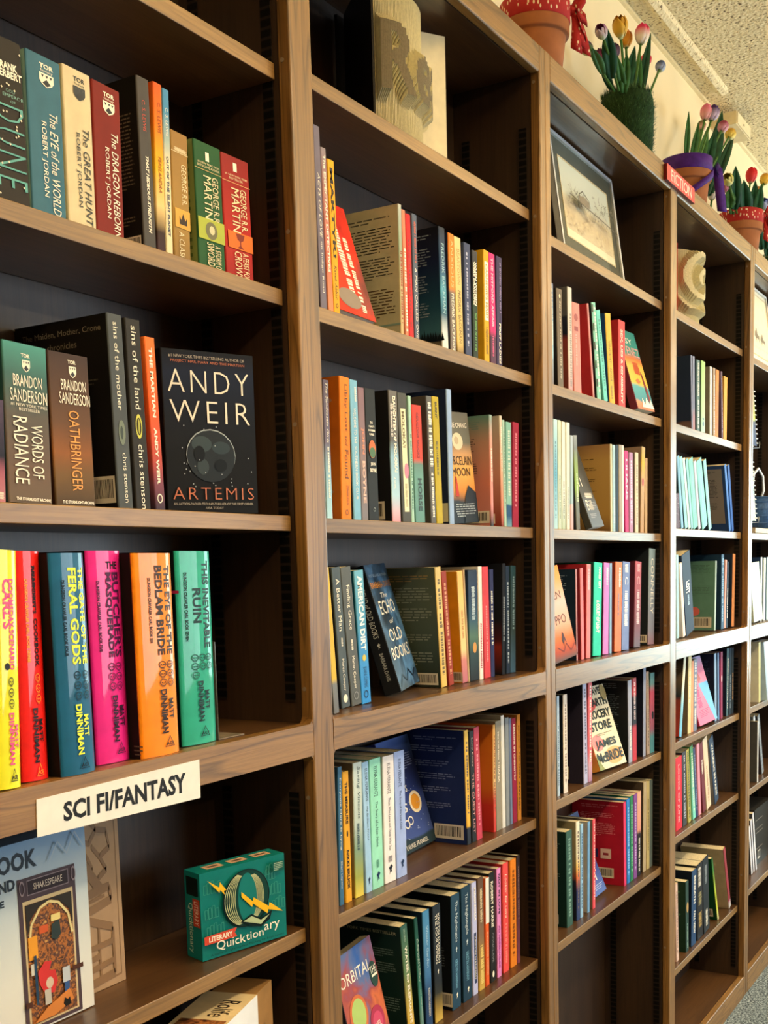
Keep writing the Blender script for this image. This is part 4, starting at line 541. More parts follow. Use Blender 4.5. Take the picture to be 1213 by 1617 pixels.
  (2.0743,0.034,1.5563,0.0178,0.2001,-0.001,0.135,0,'thin light blue paperback, second book row, third bay','#a4c4d0',None,[('S','q',0.3,0.7,0.6,0.9,'#e8e8d8','','')]),
  (2.0946,0.034,1.5564,0.0172,0.2018,0.0061,0.135,0,'thin black navy paperback, second book row, third bay','#12283c',None,[]),
  (2.1176,0.034,1.5563,0.0318,0.2041,-0.0029,0.135,0,'thin stone paperback, second book row, third bay','#a49888',None,[('S','r',0.6,0.95,0,1,'#d8c0b0','','')]),
  (2.1587,0.034,1.5563,0.0257,0.193,-0.0275,0.135,0,'magenta paperback, second book row, third bay','#bc3078',None,[('S','v',0.3,0.7,0.1,0.6,'#f0b8d0','LILIANS','b')]),
  (2.1905,0.034,1.5563,0.0262,0.1916,-0.0118,0.135,0,'mauve paperback, second book row, third bay','#b486ac',None,[('S','q',0.3,0.7,0.1,0.9,'#e8d0e0','','')]),
  (2.2317,0.034,1.5563,0.0233,0.1948,0.0001,0.135,0,'cream spined paperback, second book row, third bay','#dccab0','#6c645c',[('S','q',0.35,0.65,0.15,0.9,'#6c5440','','')]),
  (2.2702,0.034,1.5577,0.0252,0.2117,0.0551,0.14,0,'tan novel with a red flower, second book row, third bay',[(0,'#b89068'),(0.6,'#c0a078'),(0.8,'#d0b040'),(1,'#c0a878')],'#8c7464',[('S','e',0.1,0.7,0.36,0.46,'#b84c34','','')]),
  (2.3043,0.034,1.5565,0.0187,0.1862,0.0118,0.12,0,'short beige paperback at the right end, second book row, third bay','#b89870',None,[]),
 ]),
 ('novels on the rail shelf of the third bay',[
  (1.8541,0.038,1.2703,0.0054,0.2014,-0.0153,0.14,0,'navy novel with a text covered back cover, third book row, third bay','#d8a0ac','#12263c',[('L','P',0.05,0.85,0.06,0.25,'#7c8ca0','',''),('L','P',0.05,0.85,0.3,0.42,'#7c8ca0','',''),('L','P',0.3,0.85,0.45,0.6,'#7c8ca0','','')]),
  (1.8821,0.038,1.2703,0.0172,0.2032,-0.0275,0.14,0,'short crimson novel with a pink spine, third book row, third bay','#dc7880','#8c2430',[]),
  (1.9105,0.038,1.2711,0.0247,0.2114,0.0316,0.145,0,'tall crimson novel with a rose spine, third book row, third bay','#e47c80','#ac2834',[('S','q',0.3,0.65,0.05,0.28,'#f4c0c0','','')]),
  (1.9507,0.038,1.2733,0.051,0.2139,0.0582,0.145,0,'turquoise novel with white capitals, third book row, third bay','#20ccac','#14483e',[('S','v',0.55,0.85,0.05,0.28,'#f2ead8','NAKED CITY','b'),('S','v',0.3,0.7,0.4,0.75,'#f2ead8','A COURT OF LIGHT','b')]),
  (2.0155,0.038,1.2719,0.0356,0.2132,0.0462,0.145,0,'orchid pink novel, third book row, third bay','#cc7ccc','#4c1c3c',[('S','q',0.4,0.75,0.05,0.24,'#f2ead8','','')]),
  (2.059,0.038,1.2706,0.0139,0.2128,0.0232,0.135,0,'thin pale blue paperback, third book row, third bay','#8cb4d8','#1c2c6c',[]),
  (2.0923,0.038,1.2725,0.0454,0.2143,0.0485,0.145,0,'orange paperback with a dark vine, third book row, third bay','#ec7c50','#8c3424',[('S','q',0.5,0.8,0.06,0.28,'#f2ead8','',''),('S','q',0.35,0.6,0.35,0.6,'#6c3c2c','','')]),
  (2.1426,0.038,1.2727,0.0503,0.2145,0.0482,0.145,0,'periwinkle blue thriller with white capitals, third book row, third bay','#7488bc',None,[('S','q',0.25,0.75,0.03,0.12,'#f2ead8','',''),('S','v',0.3,0.75,0.17,0.26,'#f2ead8','C',''),('S','q',0.25,0.75,0.33,0.73,'#f2ead8','','')]),
  (2.2319,0.038,1.273,0.046,0.2145,0.059,0.145,0,'dull red thriller with pale capitals, third book row, third bay',[(0,'#6c6474'),(0.3,'#844c58'),(1,'#b8505c')],'#4c1824',[('S','q',0.25,0.75,0.03,0.12,'#e0a8a8','',''),('S','v',0.3,0.75,0.17,0.26,'#e0a8a8','C',''),('S','q',0.25,0.75,0.33,0.73,'#e8c0c0','','')]),
  (2.3386,0.038,1.2728,0.0493,0.2468,0.0499,0.145,0,'tall silver grey thriller at the right end, third book row, third bay',[(0,'#8c6c74'),(0.15,'#7c7c88'),(1,'#84989c')],'#1c242c',[('S','v',0.3,0.75,0.1,0.68,'#f2ead8','CONNELLY',''),('L','k',0.55,0.98,0.9,0.98,'#d9d2c4','','')]),
 ]),
 ('novels on the fourth book row of the third bay',[
  (1.7364,0.037,0.9863,0.0139,0.2175,-0.0035,0.14,0,'black book with a pale blue spine, fourth book row, third bay','#a8bcd0','#0e141c',[('S','q',0.3,0.7,0.3,0.9,'#6c84a0','','')]),
  (1.7715,0.037,0.9863,0.0221,0.2167,-0.0023,0.14,0,'black book with a cream spine, fourth book row, third bay','#dfd2c6','#101820',[('S','q',0.3,0.7,0.1,0.9,'#8c7c70','','')]),
  (1.8889,0.037,0.9863,0.0232,0.2286,-0.0209,0.146,0,'dark plum novel with a pale lilac spine, fourth book row, third bay','#b4b4d4','#2a2638',[('S','q',0.3,0.7,0.05,0.9,'#5c5c7c','',''),('L','r',0.05,0.6,0.08,0.25,'#6c4434','',''),('L','P',0.1,0.5,0.32,0.42,'#a89ca4','',''),('L','P',0.1,0.5,0.52,0.6,'#a89ca4','',''),('L','k',0.1,0.75,0.83,0.96,'#d9d2c4','','')]),
  (1.9158,0.037,0.9866,0.0229,0.2278,0.0141,0.135,0,'coral paperback with white lettering, fourth book row, third bay',[(0,'#a87c9c'),(0.15,'#c89cac'),(0.3,'#d8606c'),(1,'#dc5c64')],None,[('S','q',0.3,0.7,0.03,0.8,'#f2ead8','','')]),
  (2.1898,0.037,0.9863,0.0264,0.2075,-0.0311,0.146,0,'silver spined novel with a black back cover, fourth book row, third bay','#a0a4b8','#10161c',[('S','q',0.3,0.7,0.55,0.85,'#f2ead8','',''),('L','P',0.05,0.85,0.03,0.12,'#5c6870','',''),('L','P',0.05,0.85,0.16,0.45,'#5c6870','',''),('L','P',0.2,0.85,0.5,0.75,'#5c6870','','')]),
  (2.2204,0.037,0.9863,0.0287,0.21,-0.0155,0.135,0,'red and black paperback, fourth book row, third bay',[(0,'#c02c3c'),(0.4,'#b83444'),(0.45,'#1c1c28'),(0.75,'#28202c'),(0.8,'#bc3c48'),(1,'#a83440')],None,[('S','q',0.3,0.7,0.05,0.5,'#e8c8c8','','')]),
  (2.2989,0.037,0.9865,0.0191,0.2285,0.0101,0.146,0,'tall thin grey violet book, fourth book row, third bay','#9098b0','#141c30',[('L','k',0.4,0.75,0.83,0.96,'#d9d2c4','','')]),
  (2.3309,0.037,0.9863,0.0213,0.2166,-0.0455,0.135,0,'tan paperback, fourth book row, third bay','#a89484',None,[('S','q',0.35,0.7,0.1,0.9,'#5c4c40','','')]),
  (2.355,0.037,0.9866,0.033,0.2102,0.0089,0.135,0,'teal and rose paperback at the right end, fourth book row, third bay',[(0,'#4c8488'),(0.2,'#4c8084'),(0.3,'#8c5464'),(0.75,'#b0485c'),(0.85,'#5c8484'),(1,'#5c8c90')],None,[('S','e',0.3,0.8,0.48,0.58,'#1c2c34','','')]),
 ]),
 ('novels on the bottom book row of the third bay',[
  (1.8025,0.045,0.6743,0.0337,0.2193,-0.012,0.138,0,'dark green paperback at the left end, bottom book row, third bay','#30564c','#0e2c2a',[('S','q',0.3,0.7,0.08,0.9,'#7ca090','',''),('L','P',0.3,0.9,0.1,0.2,'#7c948c','',''),('L','P',0.3,0.9,0.3,0.5,'#7c948c','',''),('L','k',0.1,0.85,0.87,0.97,'#d9d2c4','','')]),
  (1.8598,0.045,0.6743,0.0207,0.2299,-0.0019,0.138,0,'cream to navy paperback with an orange sunset band, bottom book row, third bay',[(0,'#283c6c'),(0.3,'#2c3464'),(0.45,'#d87038'),(0.55,'#e8c068'),(0.65,'#e4dcbc'),(1,'#e8e0c8')],[(0,'#1c2030'),(0.4,'#24283c'),(0.45,'#8c4c3c'),(0.55,'#8c7c64'),(1,'#948868')],[('S','q',0.3,0.7,0.1,0.9,'#6c5c54','','')]),
  (1.8822,0.045,0.6746,0.0162,0.2189,0.0191,0.135,0,'thin baby blue paperback, bottom book row, third bay','#8cb4d4',None,[('S','q',0.3,0.6,0.1,0.9,'#3c648c','','')]),
  (1.9257,0.045,0.6747,0.0137,0.2151,0.0268,0.138,0,'grey novel with a thin blue spine, bottom book row, third bay','#6c9cc8','#a09484',[]),
  (1.9595,0.045,0.6746,0.0161,0.2141,0.0161,0.138,0,'coral pink novel, bottom book row, third bay','#dc505c','#6c6054',[('S','q',0.3,0.7,0.05,0.9,'#f4c0b8','','')]),
  (2.1763,0.045,0.6743,0.0161,0.2148,-0.0187,0.138,0,'crimson novel showing a text covered back cover, bottom book row, third bay','#dc3464','#ac1630',[('L','P',0.15,0.9,0.04,0.09,'#d87884','',''),('L','P',0.15,0.85,0.14,0.22,'#d87884','',''),('L','P',0.1,0.85,0.26,0.42,'#d87884','',''),('L','r',0.28,0.5,0.58,0.68,'#2c2c64','',''),('L','r',0.55,0.75,0.57,0.69,'#d8b8b8','',''),('L','r',0.6,0.7,0.62,0.65,'#8c2c3c','',''),('L','k',0.4,0.8,0.8,0.92,'#d9d2c4','','')]),
  (2.1973,0.045,0.6743,0.0233,0.2185,-0.0151,0.138,0,'royal blue paperback, bottom book row, third bay','#2878c0',None,[('S','q',0.3,0.7,0.1,0.9,'#8cc4ec','','')]),
  (2.2242,0.045,0.6743,0.0201,0.2213,-0.0108,0.138,0,'emerald green paperback, bottom book row, third bay','#287c54',None,[('S','q',0.3,0.7,0.1,0.9,'#8cccb0','','')]),
  (2.2477,0.045,0.6744,0.0253,0.2203,0.0051,0.138,0,'violet paperback, bottom book row, third bay','#7c4890',None,[('S','q',0.3,0.7,0.1,0.9,'#c8a8d8','','')]),
  (2.2755,0.045,0.6744,0.0282,0.2213,0.004,0.138,0,'salmon and black paperback, bottom book row, third bay',[(0,'#1c1c24'),(0.5,'#2c2428'),(0.55,'#d89480'),(1,'#dca890')],None,[('S','q',0.3,0.7,0.55,0.95,'#f2ead8','','')]),
  (2.321,0.045,0.6748,0.0226,0.2389,0.0234,0.138,0,'tall tan novel with a brown back cover, bottom book row, third bay','#b09f80','#463c32',[('L','P',0.3,0.8,0.08,0.1,'#8c7c64','','')]),
  (2.35,0.045,0.6744,0.0221,0.2358,0.0066,0.138,0,'tall straw yellow novel, bottom book row, third bay','#b8a46c',None,[('S','q',0.3,0.7,0.2,0.8,'#6c5c34','','')]),
  (2.3729,0.045,0.6746,0.0247,0.2357,0.011,0.138,0,'tall grey green novel at the right end, bottom book row, third bay','#5a645c',None,[]),
 ]),
 ('novels on the top book row of the fourth bay',[
  (2.7066,0.034,1.8473,0.0121,0.2023,-0.0678,0.149,0,'navy novel with a city skyline back cover, top book row, fourth bay','#7c84a0',[(0,'#6c5c58'),(0.1,'#6c5450'),(0.13,'#24304c'),(1,'#22304a')],[('L','P',0.05,0.7,0.08,0.1,'#7c8ca8','',''),('L','P',0.05,0.7,0.18,0.33,'#7c8ca8','',''),('L','P',0.05,0.7,0.4,0.55,'#7c8ca8','',''),('L','P',0.05,0.7,0.6,0.72,'#7c8ca8','','')]),
  (2.7202,0.034,1.8473,0.0166,0.2025,-0.033,0.135,0,'thin lilac paperback, top book row, fourth bay',[(0,'#c88c8c'),(0.2,'#b08c9c'),(0.3,'#8c90ac'),(1,'#8c94b0')],None,[]),
  (2.7545,0.034,1.8473,0.0304,0.198,-0.0165,0.14,0,'dark teal paperback with white lettering, top book row, fourth bay','#5c7878','#243c44',[('S','v',0.3,0.7,0.03,0.5,'#f2ead8','THE FAITH HEALER','b'),('S','q',0.3,0.7,0.55,0.95,'#f2ead8','','')]),
  (2.7985,0.034,1.8473,0.0386,0.202,-0.0045,0.14,0,'lime green paperback, top book row, fourth bay',[(0,'#a8c8bc'),(0.3,'#acd09c'),(1,'#a4cc78')],'#3c5c34',[('S','e',0.3,0.7,0.78,0.81,'#4c6c84','',''),('S','e',0.3,0.7,0.83,0.9,'#4c6c84','','')]),
  (2.889,0.034,1.8473,0.0201,0.198,-0.0121,0.145,0,'white spined novel with a grey tan cover, top book row, fourth bay','#dce0dc','#8c8478',[]),
  (2.9237,0.034,1.8473,0.0224,0.1986,-0.0234,0.135,0,'taupe paperback with mixed lettering, top book row, fourth bay','#a89480',None,[('S','q',0.3,0.7,0.1,0.95,'#f2ead8','','')]),
  (2.947,0.034,1.848,0.0316,0.1977,0.0214,0.14,0,'orange paperback with a grey cover, top book row, fourth bay','#dc8840','#6c5c5c',[('S','q',0.35,0.65,0.3,0.9,'#a8581c','','')]),
  (3.0167,0.034,1.8473,0.0183,0.1997,-0.0797,0.14,0,'dim purple paperback, top book row, fourth bay','#5c4458',None,[('S','q',0.3,0.7,0.1,0.9,'#a08494','','')]),
  (3.0375,0.034,1.8479,0.0362,0.1898,0.0163,0.13,0,'mustard yellow paperback at the right end, top book row, fourth bay','#d8a040',None,[]),
 ]),
 ('slim volumes on the second book row of the fourth bay',[
  (2.5629,0.034,1.5723,0.0359,0.0933,-0.0975,0.12,0,'short plum book with white dots at the left end, second book row, fourth bay','#5c4858',None,[('S','dots',0.1,0.9,0.02,0.9,'#d8c8d0','','')]),
  (2.6121,0.034,1.5723,0.0205,0.1979,-0.2194,0.13,0,'pale blue spine, first of the pastel slim volumes, second book row, fourth bay','#84b8dc','#243c50',[('S','q',0.4,0.6,0.2,0.8,'#8cb8c8','','')]),
  (2.6482,0.034,1.5723,0.0246,0.1989,-0.2873,0.13,0,'pale aqua spine, second of the pastel slim volumes, second book row, fourth bay','#90ccd8','#243c50',[('S','q',0.4,0.6,0.2,0.8,'#8cb8c8','','')]),
  (2.6798,0.034,1.5723,0.0207,0.1986,-0.3026,0.13,0,'white spine, third of the pastel slim volumes, second book row, fourth bay','#c0dce0','#243c50',[]),
  (2.7058,0.034,1.5723,0.0194,0.1984,-0.2855,0.13,0,'pale cyan spine, fourth of the pastel slim volumes, second book row, fourth bay','#8cc8d4','#243c50',[('S','q',0.4,0.6,0.2,0.8,'#8cb8c8','','')]),
  (2.7287,0.034,1.5723,0.0422,0.1984,-0.2763,0.13,0,'wide pale mint spine, fifth of the pastel slim volumes, second book row, fourth bay','#80d0c4','#243c50',[('S','q',0.4,0.6,0.2,0.8,'#8cb8c8','','')]),
  (2.7782,0.034,1.5723,0.0227,0.1967,-0.2746,0.13,0,'pinkish white spine among the pastel slim volumes, second book row, fourth bay','#c4c8dc','#243c50',[('S','q',0.4,0.6,0.2,0.8,'#8cb8c8','','')]),
  (2.8178,0.034,1.5723,0.054,0.2016,-0.345,0.13,0,'widest pale aqua spine among the pastel slim volumes, second book row, fourth bay','#84cccc','#243c50',[('S','q',0.4,0.6,0.2,0.8,'#8cb8c8','','')]),
  (2.8859,0.034,1.5723,0.0285,0.2079,-0.3169,0.13,0,'pale cyan spine, last of the pastel slim volumes, second book row, fourth bay','#94d0d8','#243c50',[('S','q',0.4,0.6,0.2,0.8,'#8cb8c8','','')]),
  (3.1153,0.034,1.5723,0.0206,0.2107,-0.3143,0.149,0,'blue hardcover with a rounded grey back panel, second book row, fourth bay','#4c80d0','#2c4c84',[('L','r',0.1,0.93,0.05,0.87,'#8c8684','',''),('L','P',0.15,0.85,0.08,0.12,'#4c4c50','',''),('L','P',0.15,0.85,0.2,0.5,'#4c4c50','',''),('L','P',0.2,0.85,0.55,0.68,'#4c4c50','','')]),
  (3.1466,0.034,1.5723,0.0221,0.2101,-0.2889,0.149,0,'darker blue hardcover at the right end, second book row, fourth bay','#3c6cbc','#24447c',[]),
 ]),
 ('novels on the rail shelf of the fourth bay',[
  (2.5842,0.037,1.2723,0.0183,0.2295,-0.031,0.13,0,'thin ice blue spine at the left end, third book row, fourth bay','#a8d0dc',None,[]),
  (2.6427,0.037,1.2723,0.0225,0.2083,-0.1887,0.13,0,'white paperback leaning left, third book row, fourth bay','#e4dcd8',None,[('S','q',0.4,0.6,0.6,0.95,'#c07c74','','')]),
  (2.6732,0.037,1.2723,0.0785,0.2324,-0.2197,0.14,0,'thick dark navy novel leaning left, third book row, fourth bay','#1a2c48',None,[('S','v',0.3,0.7,0.35,0.5,'#f2ead8','LOTT','b'),('S','q',0.4,0.6,0.52,0.65,'#8ca0b8','','')]),
  (2.9625,0.037,1.2728,0.0121,0.2108,0.0404,0.146,0,'sage green novel showing its back cover, third book row, fourth bay','#b8d4cc','#5c8a7e',[('L','P',0.1,0.9,0.05,0.2,'#4c7064','',''),('L','P',0.3,0.9,0.35,0.5,'#4c7064','',''),('L','e',0.45,0.68,0.66,0.79,'#d86c64','',''),('L','k',0.35,0.93,0.81,0.96,'#d9d2c4','','')]),
  (3.0387,0.037,1.2723,0.0284,0.2301,-0.0038,0.146,0,'tall navy novel, third book row, fourth bay','#3c6084','#183450',[('S','q',0.3,0.7,0.05,0.9,'#7ca0c0','','')]),
  (3.0707,0.037,1.2733,0.0192,0.2136,0.0543,0.14,0,'thin salmon spine, third book row, fourth bay','#d09c94',None,[]),
  (3.0944,0.037,1.2731,0.0205,0.2077,0.0401,0.14,0,'slate book with white marks, third book row, fourth bay','#2c4056',None,[('S','q',0.3,0.7,0.4,0.85,'#f2ead8','','')]),
  (3.1631,0.037,1.2736,0.029,0.2307,0.0463,0.13,0,'orange spined novel with a dark cover, third book row, fourth bay','#c88450','#1c2c44',[]),
 ]),
 ('novels on the fourth book row of the fourth bay',[
  (2.6151,0.039,0.9942,0.0209,0.2265,0.1894,0.14,0,'pale blue spine leaning right with a dark red cover, fourth book row, fourth bay',[(0,'#6cb4dc'),(0.4,'#8cc4d8'),(0.7,'#e0dcc0'),(1,'#d8d4bc')],[(0,'#a83c30'),(0.45,'#8c3c34'),(0.5,'#24343c'),(0.7,'#6c5c4c'),(1,'#4c4440')],[('L','P',0.2,0.9,0.1,0.25,'#8c7464','',''),('L','P',0.2,0.9,0.55,0.85,'#c06450','','')]),
  (2.6969,0.039,0.9909,0.0303,0.223,0.0195,0.14,0,'buff yellow paperback, fourth book row, fourth bay','#d4c490','#6c6454',[('S','q',0.2,0.6,0.2,0.6,'#f2ead8','','')]),
  (2.729,0.039,0.9908,0.0207,0.2073,0.0257,0.13,0,'peach orange paperback, fourth book row, fourth bay','#e8986c',None,[]),
  (2.7545,0.039,0.9905,0.0322,0.2108,0.0067,0.14,0,'grey blue paperback with white lettering, fourth book row, fourth bay','#78829c',None,[('S','q',0.2,0.7,0.05,0.9,'#f2ead8','','')]),
  (2.9827,0.039,0.9903,0.0195,0.2111,-0.0597,0.144,0,'light blue spined novel with a black navy cover, fourth book row, fourth bay','#8cacd0','#121c36',[('L','P',0.4,0.9,0.1,0.5,'#38446c','','')]),
  (3.0165,0.039,0.9903,0.0167,0.21,-0.0513,0.14,0,'medium blue paperback, fourth book row, fourth bay','#5c80b0',None,[]),
  (3.0475,0.039,0.9903,0.0223,0.2104,-0.0215,0.14,0,'maroon paperback, fourth book row, fourth bay','#943058',None,[('S','e',0.2,0.7,0.35,0.45,'#e0c8d0','','')]),
  (3.1148,0.039,0.9906,0.0219,0.2162,0.0115,0.144,0,'tall slate green book, fourth book row, fourth bay','#4c6c78','#16243c',[('S','q',0.3,0.7,0.15,0.9,'#f2ead8','','')]),
  (3.1478,0.039,0.9903,0.0223,0.2155,0.0005,0.144,0,'tall dark grey book, fourth book row, fourth bay','#2c4050',None,[('S','q',0.3,0.7,0.4,0.9,'#8c9ca8','','')]),
  (3.1767,0.039,0.9903,0.026,0.2136,-0.0105,0.144,0,'tall black book with amber lettering, fourth book row, fourth bay','#243038',None,[('S','q',0.3,0.7,0.38,0.8,'#c8945c','','')]),
 ]),
 ('novels on the fifth book row of the fourth bay',[
  (2.5897,0.04,0.7263,0.0582,0.2097,-0.0301,0.135,0,'bright red paperback at the left end, fifth book row, fourth bay','#d4283c',None,[('S','v',0.3,0.6,0.1,0.9,'#f0a8a8','LOOKS OF JUNE','b')]),
  (2.6561,0.04,0.7263,0.0373,0.2171,-0.05,0.135,0,'charcoal paperback with white marks, fifth book row, fourth bay','#3c3c44',None,[('S','q',0.3,0.7,0.05,0.9,'#a8acb8','','')]),
  (2.7102,0.04,0.7263,0.026,0.2192,-0.122,0.135,0,'yellow green patterned paperback, fifth book row, fourth bay','#b4ac5c',None,[('S','q',0.2,0.8,0.03,0.95,'#5c6440','','')]),
  (2.7562,0.04,0.7263,0.028,0.2257,-0.1619,0.135,0,'mint teal paperback, fifth book row, fourth bay',[(0,'#7cd4c4'),(0.5,'#7cc8b4'),(0.8,'#4c9464'),(1,'#4c8c5c')],None,[('S','q',0.3,0.7,0.1,0.9,'#f2ead8','','')]),
  (2.7891,0.04,0.7263,0.0204,0.2163,-0.1788,0.135,0,'dark blue paperback, fifth book row, fourth bay','#30406c',None,[('S','q',0.3,0.7,0.1,0.9,'#8c98bc','','')]),
  (2.8161,0.04,0.7263,0.0255,0.2209,-0.1224,0.135,0,'pink paperback with red dots, fifth book row, fourth bay','#dc90a4',None,[('S','dots',0.3,0.95,0.02,0.95,'#c82c44','','')]),
  (2.8606,0.04,0.7263,0.0326,0.2211,-0.2021,0.135,0,'dark maroon paperback, fifth book row, fourth bay','#6c2834',None,[('S','q',0.3,0.7,0.25,0.45,'#f2ead8','','')]),
  (2.9036,0.04,0.7263,0.0458,0.2302,-0.2336,0.14,0,'cream paperback leaning left, fifth book row, fourth bay','#dcc8ac',None,[('S','q',0.35,0.65,0.4,0.9,'#b48c6c','','')]),
  (2.9936,0.04,0.7263,0.0445,0.2275,-0.3406,0.143,0,'dark blue paperback with a grey cover, leaning left, fifth book row, fourth bay','#283c58','#7c7c80',[('S','v',0.35,0.7,0.1,0.9,'#f2ead8','WALKING IN PARIS','b')]),
 ]),
 ('novels on the bottom book row of the fourth bay',[
  (2.5868,0.036,0.3473,0.021,0.2315,-0.0648,0.13,0,'pale pink spine at the left end, bottom book row, fourth bay','#d4b4a4',None,[('S','q',0.3,0.7,0.1,0.9,'#8c6c60','','')]),
  (2.6772,0.036,0.3473,0.028,0.2127,-0.0293,0.14,0,'dark green patterned novel, bottom book row, fourth bay','#28443e','#14301f',[('S','e',0.2,0.9,0.3,0.45,'#b08c54','',''),('S','q',0.3,0.7,0.6,0.95,'#8ca898','',''),('L','dots',0.05,0.95,0.02,0.98,'#3c6c44','','')]),
  (2.7295,0.036,0.3484,0.0482,0.2281,0.022,0.147,0,'navy novel with white capitals and white page edges, bottom book row, fourth bay','#24446c','#0e1828',[('S','v',0.4,0.75,0.08,0.45,'#f2ead8','BENEATH','b'),('S','v',0.4,0.75,0.55,0.85,'#f2ead8','FALL VIEW','b')]),
  (2.7937,0.036,0.3473,0.0579,0.2341,-0.0441,0.147,0,'black novel with gold ornament, bottom book row, fourth bay','#1c1c20','#101418',[('S','q',0.2,0.7,0.05,0.3,'#f2ead8','',''),('S','q',0.2,0.8,0.38,0.55,'#a89c6c','',''),('S','q',0.2,0.8,0.65,0.85,'#c8a45c','','')]),
  (2.8645,0.036,0.3473,0.0618,0.2369,-0.0942,0.147,0,'black novel with white ornament, bottom book row, fourth bay','#20262c','#14181c',[('S','q',0.3,0.7,0.1,0.35,'#8c9498','',''),('S','q',0.3,0.7,0.7,0.92,'#f2ead8','','')]),
  (3.0203,0.036,0.3473,0.0131,0.2315,-0.35,0.14,0,'green novel with a yellow spine leaning left, bottom book row, fourth bay',[(0,'#d8dc9c'),(0.2,'#c8d03c'),(0.5,'#a8c040'),(0.8,'#3c7c34'),(1,'#24602c')],'#0a4826',[('L','k',0.5,0.9,0.82,0.95,'#d9d2c4','','')]),
  (3.1577,0.036,0.3473,0.023,0.2282,-0.35,0.14,0,'dark red novel with a tan cover, tilted furthest left, bottom book row, fourth bay',[(0,'#d8d4d0'),(0.1,'#b89c9c'),(0.13,'#943c48'),(1,'#943c44')],'#b4a084',[]),
 ]),
]
for group,rows in BOOKS:
    for r_ in rows: row_book(group,*r_)
def E_(face,kind,x0,x1,z0,z1,c,t='',f=''): return (face,kind,x0,x1,z0,z1,c,t,f)
INK='#15120f'; WH='#efe8da'
def TB(name,*a): turned_book(*a)
g='display copies facing out from the shelves'
turned_book((.6175,.1080,1.5590),-111.3,.8,1.6,.133,.204,.018,'black face-out paperback with a grey moon, second row of the left bay',g,'#0c0e14',
 [(0,'#050608'),(.35,'#06080c'),(.6,'#080f1c'),(.85,'#0d1a33'),(1,'#070a12')],
 [E_('R','h',.08,.9,.03,.05,'#b8b0a4','#1 NEW YORK TIMES BESTSELLING AUTHOR OF'),E_('R','h',.1,.9,.06,.08,'#c8785c','PROJECT HAIL MARY AND THE MARTIAN'),
  E_('R','h',.06,.94,.12,.255,WH,'ANDY','wt'),E_('R','h',.07,.94,.305,.44,WH,'WEIR','wt'),
  E_('R','e',.22,.76,.475,.80,'#a8b4bc'),E_('R','e',.225,.755,.482,.806,'#262d33'),E_('R','e',.28,.5,.52,.62,'#3c4a50'),E_('R','e',.5,.7,.55,.63,'#34424a'),E_('R','e',.33,.46,.66,.76,'#3a464c'),E_('R','e',.52,.66,.66,.74,'#141a1e'),E_('R','e',.3,.42,.58,.68,'#12161a'),
  E_('R','dots',.05,.95,.42,.85,'#b8c0c8','','.008'),E_('R','h',.06,.95,.84,.915,'#c8785c','ARTEMIS','wt'),E_('R','h',.06,.94,.935,.95,'#b8b0a4','AN ACTION-PACKED TECHNO-THRILLER OF THE FIRST ORDER.'),E_('R','h',.4,.6,.96,.975,'#b8b0a4','-USA TODAY')])
turned_book((.9435,.0560,1.8565),-93.4,-3.4,-19.7,.092,.193,.018,'red display paperback leaning back, top book row of the second bay',g,'#8c1c1c',
 NZ(['#6c2420','#c8281c','#d43420','#8c3c38','#48302c'],scale=9,dist=.4),[E_('R','q',.45,.62,.15,.85,WH),E_('R','q',.68,.8,.3,.95,WH),E_('R','e',.1,.7,.78,.95,'#8c8078')],True)
turned_book((1.1102,.0822,1.2705),-73.9,1.8,-15.4,.136,.218,.030,'black and blue display novel titled in white, third book row of the second bay',g,'#14161c',
 NZ(['#0c1014','#18222c','#2c4660','#5480ac','#141c26'],scale=10,dist=.6),
 [E_('S','v',.35,.68,.1,.56,'#c8c8c4','The ECHO of OLD BOOKS'),E_('S','quill',.4,.65,.6,.65,'#c8c8c4'),E_('S','v',.4,.62,.68,.9,'#c8c8c4','BARBARA DAVIS'),
  E_('R','h',.1,.9,.08,.1,'#a8b8c8','BESTSELLING AUTHOR'),E_('R','h',.05,.98,.14,.19,'#d88c2c','BARBARA DAVIS'),E_('R','h',.35,.65,.23,.27,WH,'The','i'),E_('R','h',.15,.85,.29,.4,WH,'ECHO'),E_('R','h',.4,.6,.44,.48,WH,'of','i'),E_('R','h',.2,.8,.52,.62,WH,'OLD'),E_('R','h',.08,.92,.66,.76,WH,'BOOKS'),E_('R','line',.1,.9,.85,.97,'#1c2838',[(0,1),(.2,.3),(.4,.8),(.6,.1),(.8,.7),(1,.2)],'.02')])
turned_book((1.2990,.0718,1.5570),-91.6,3.3,-4.1,.118,.199,.014,'sunset coloured display paperback with a full moon, second book row of the second bay',g,'#4c5450',
 [(0,'#1c2c3c'),(.2,'#2a3844'),(.3,'#c8843c'),(.48,'#e0a858'),(.62,'#c09468'),(.72,'#6c6c60'),(1,'#5c5a54')],
 [E_('R','h',.3,.92,.095,.155,WH,'JANIE CHANG'),E_('R','e',.42,.75,.185,.34,'#d8ccb0'),E_('R','e',.48,.62,.22,.29,'#b8a88c'),E_('R','h',.2,.96,.395,.475,'#3a2c20','PORCELAIN'),E_('R','h',.32,.88,.5,.575,'#3a2c20','MOON'),E_('R','poly',.36,.46,.58,.76,'#b43424',[(.3,0),(.7,0),(.75,.3),(1,1),(0,1),(.25,.3)]),E_('R','poly',.55,1,.66,1,'#24303a',[(0,1),(.2,.3),(.5,0),(1,.2),(1,1)]),E_('R','P',.3,.95,.82,.95,'#a8b4bc')])
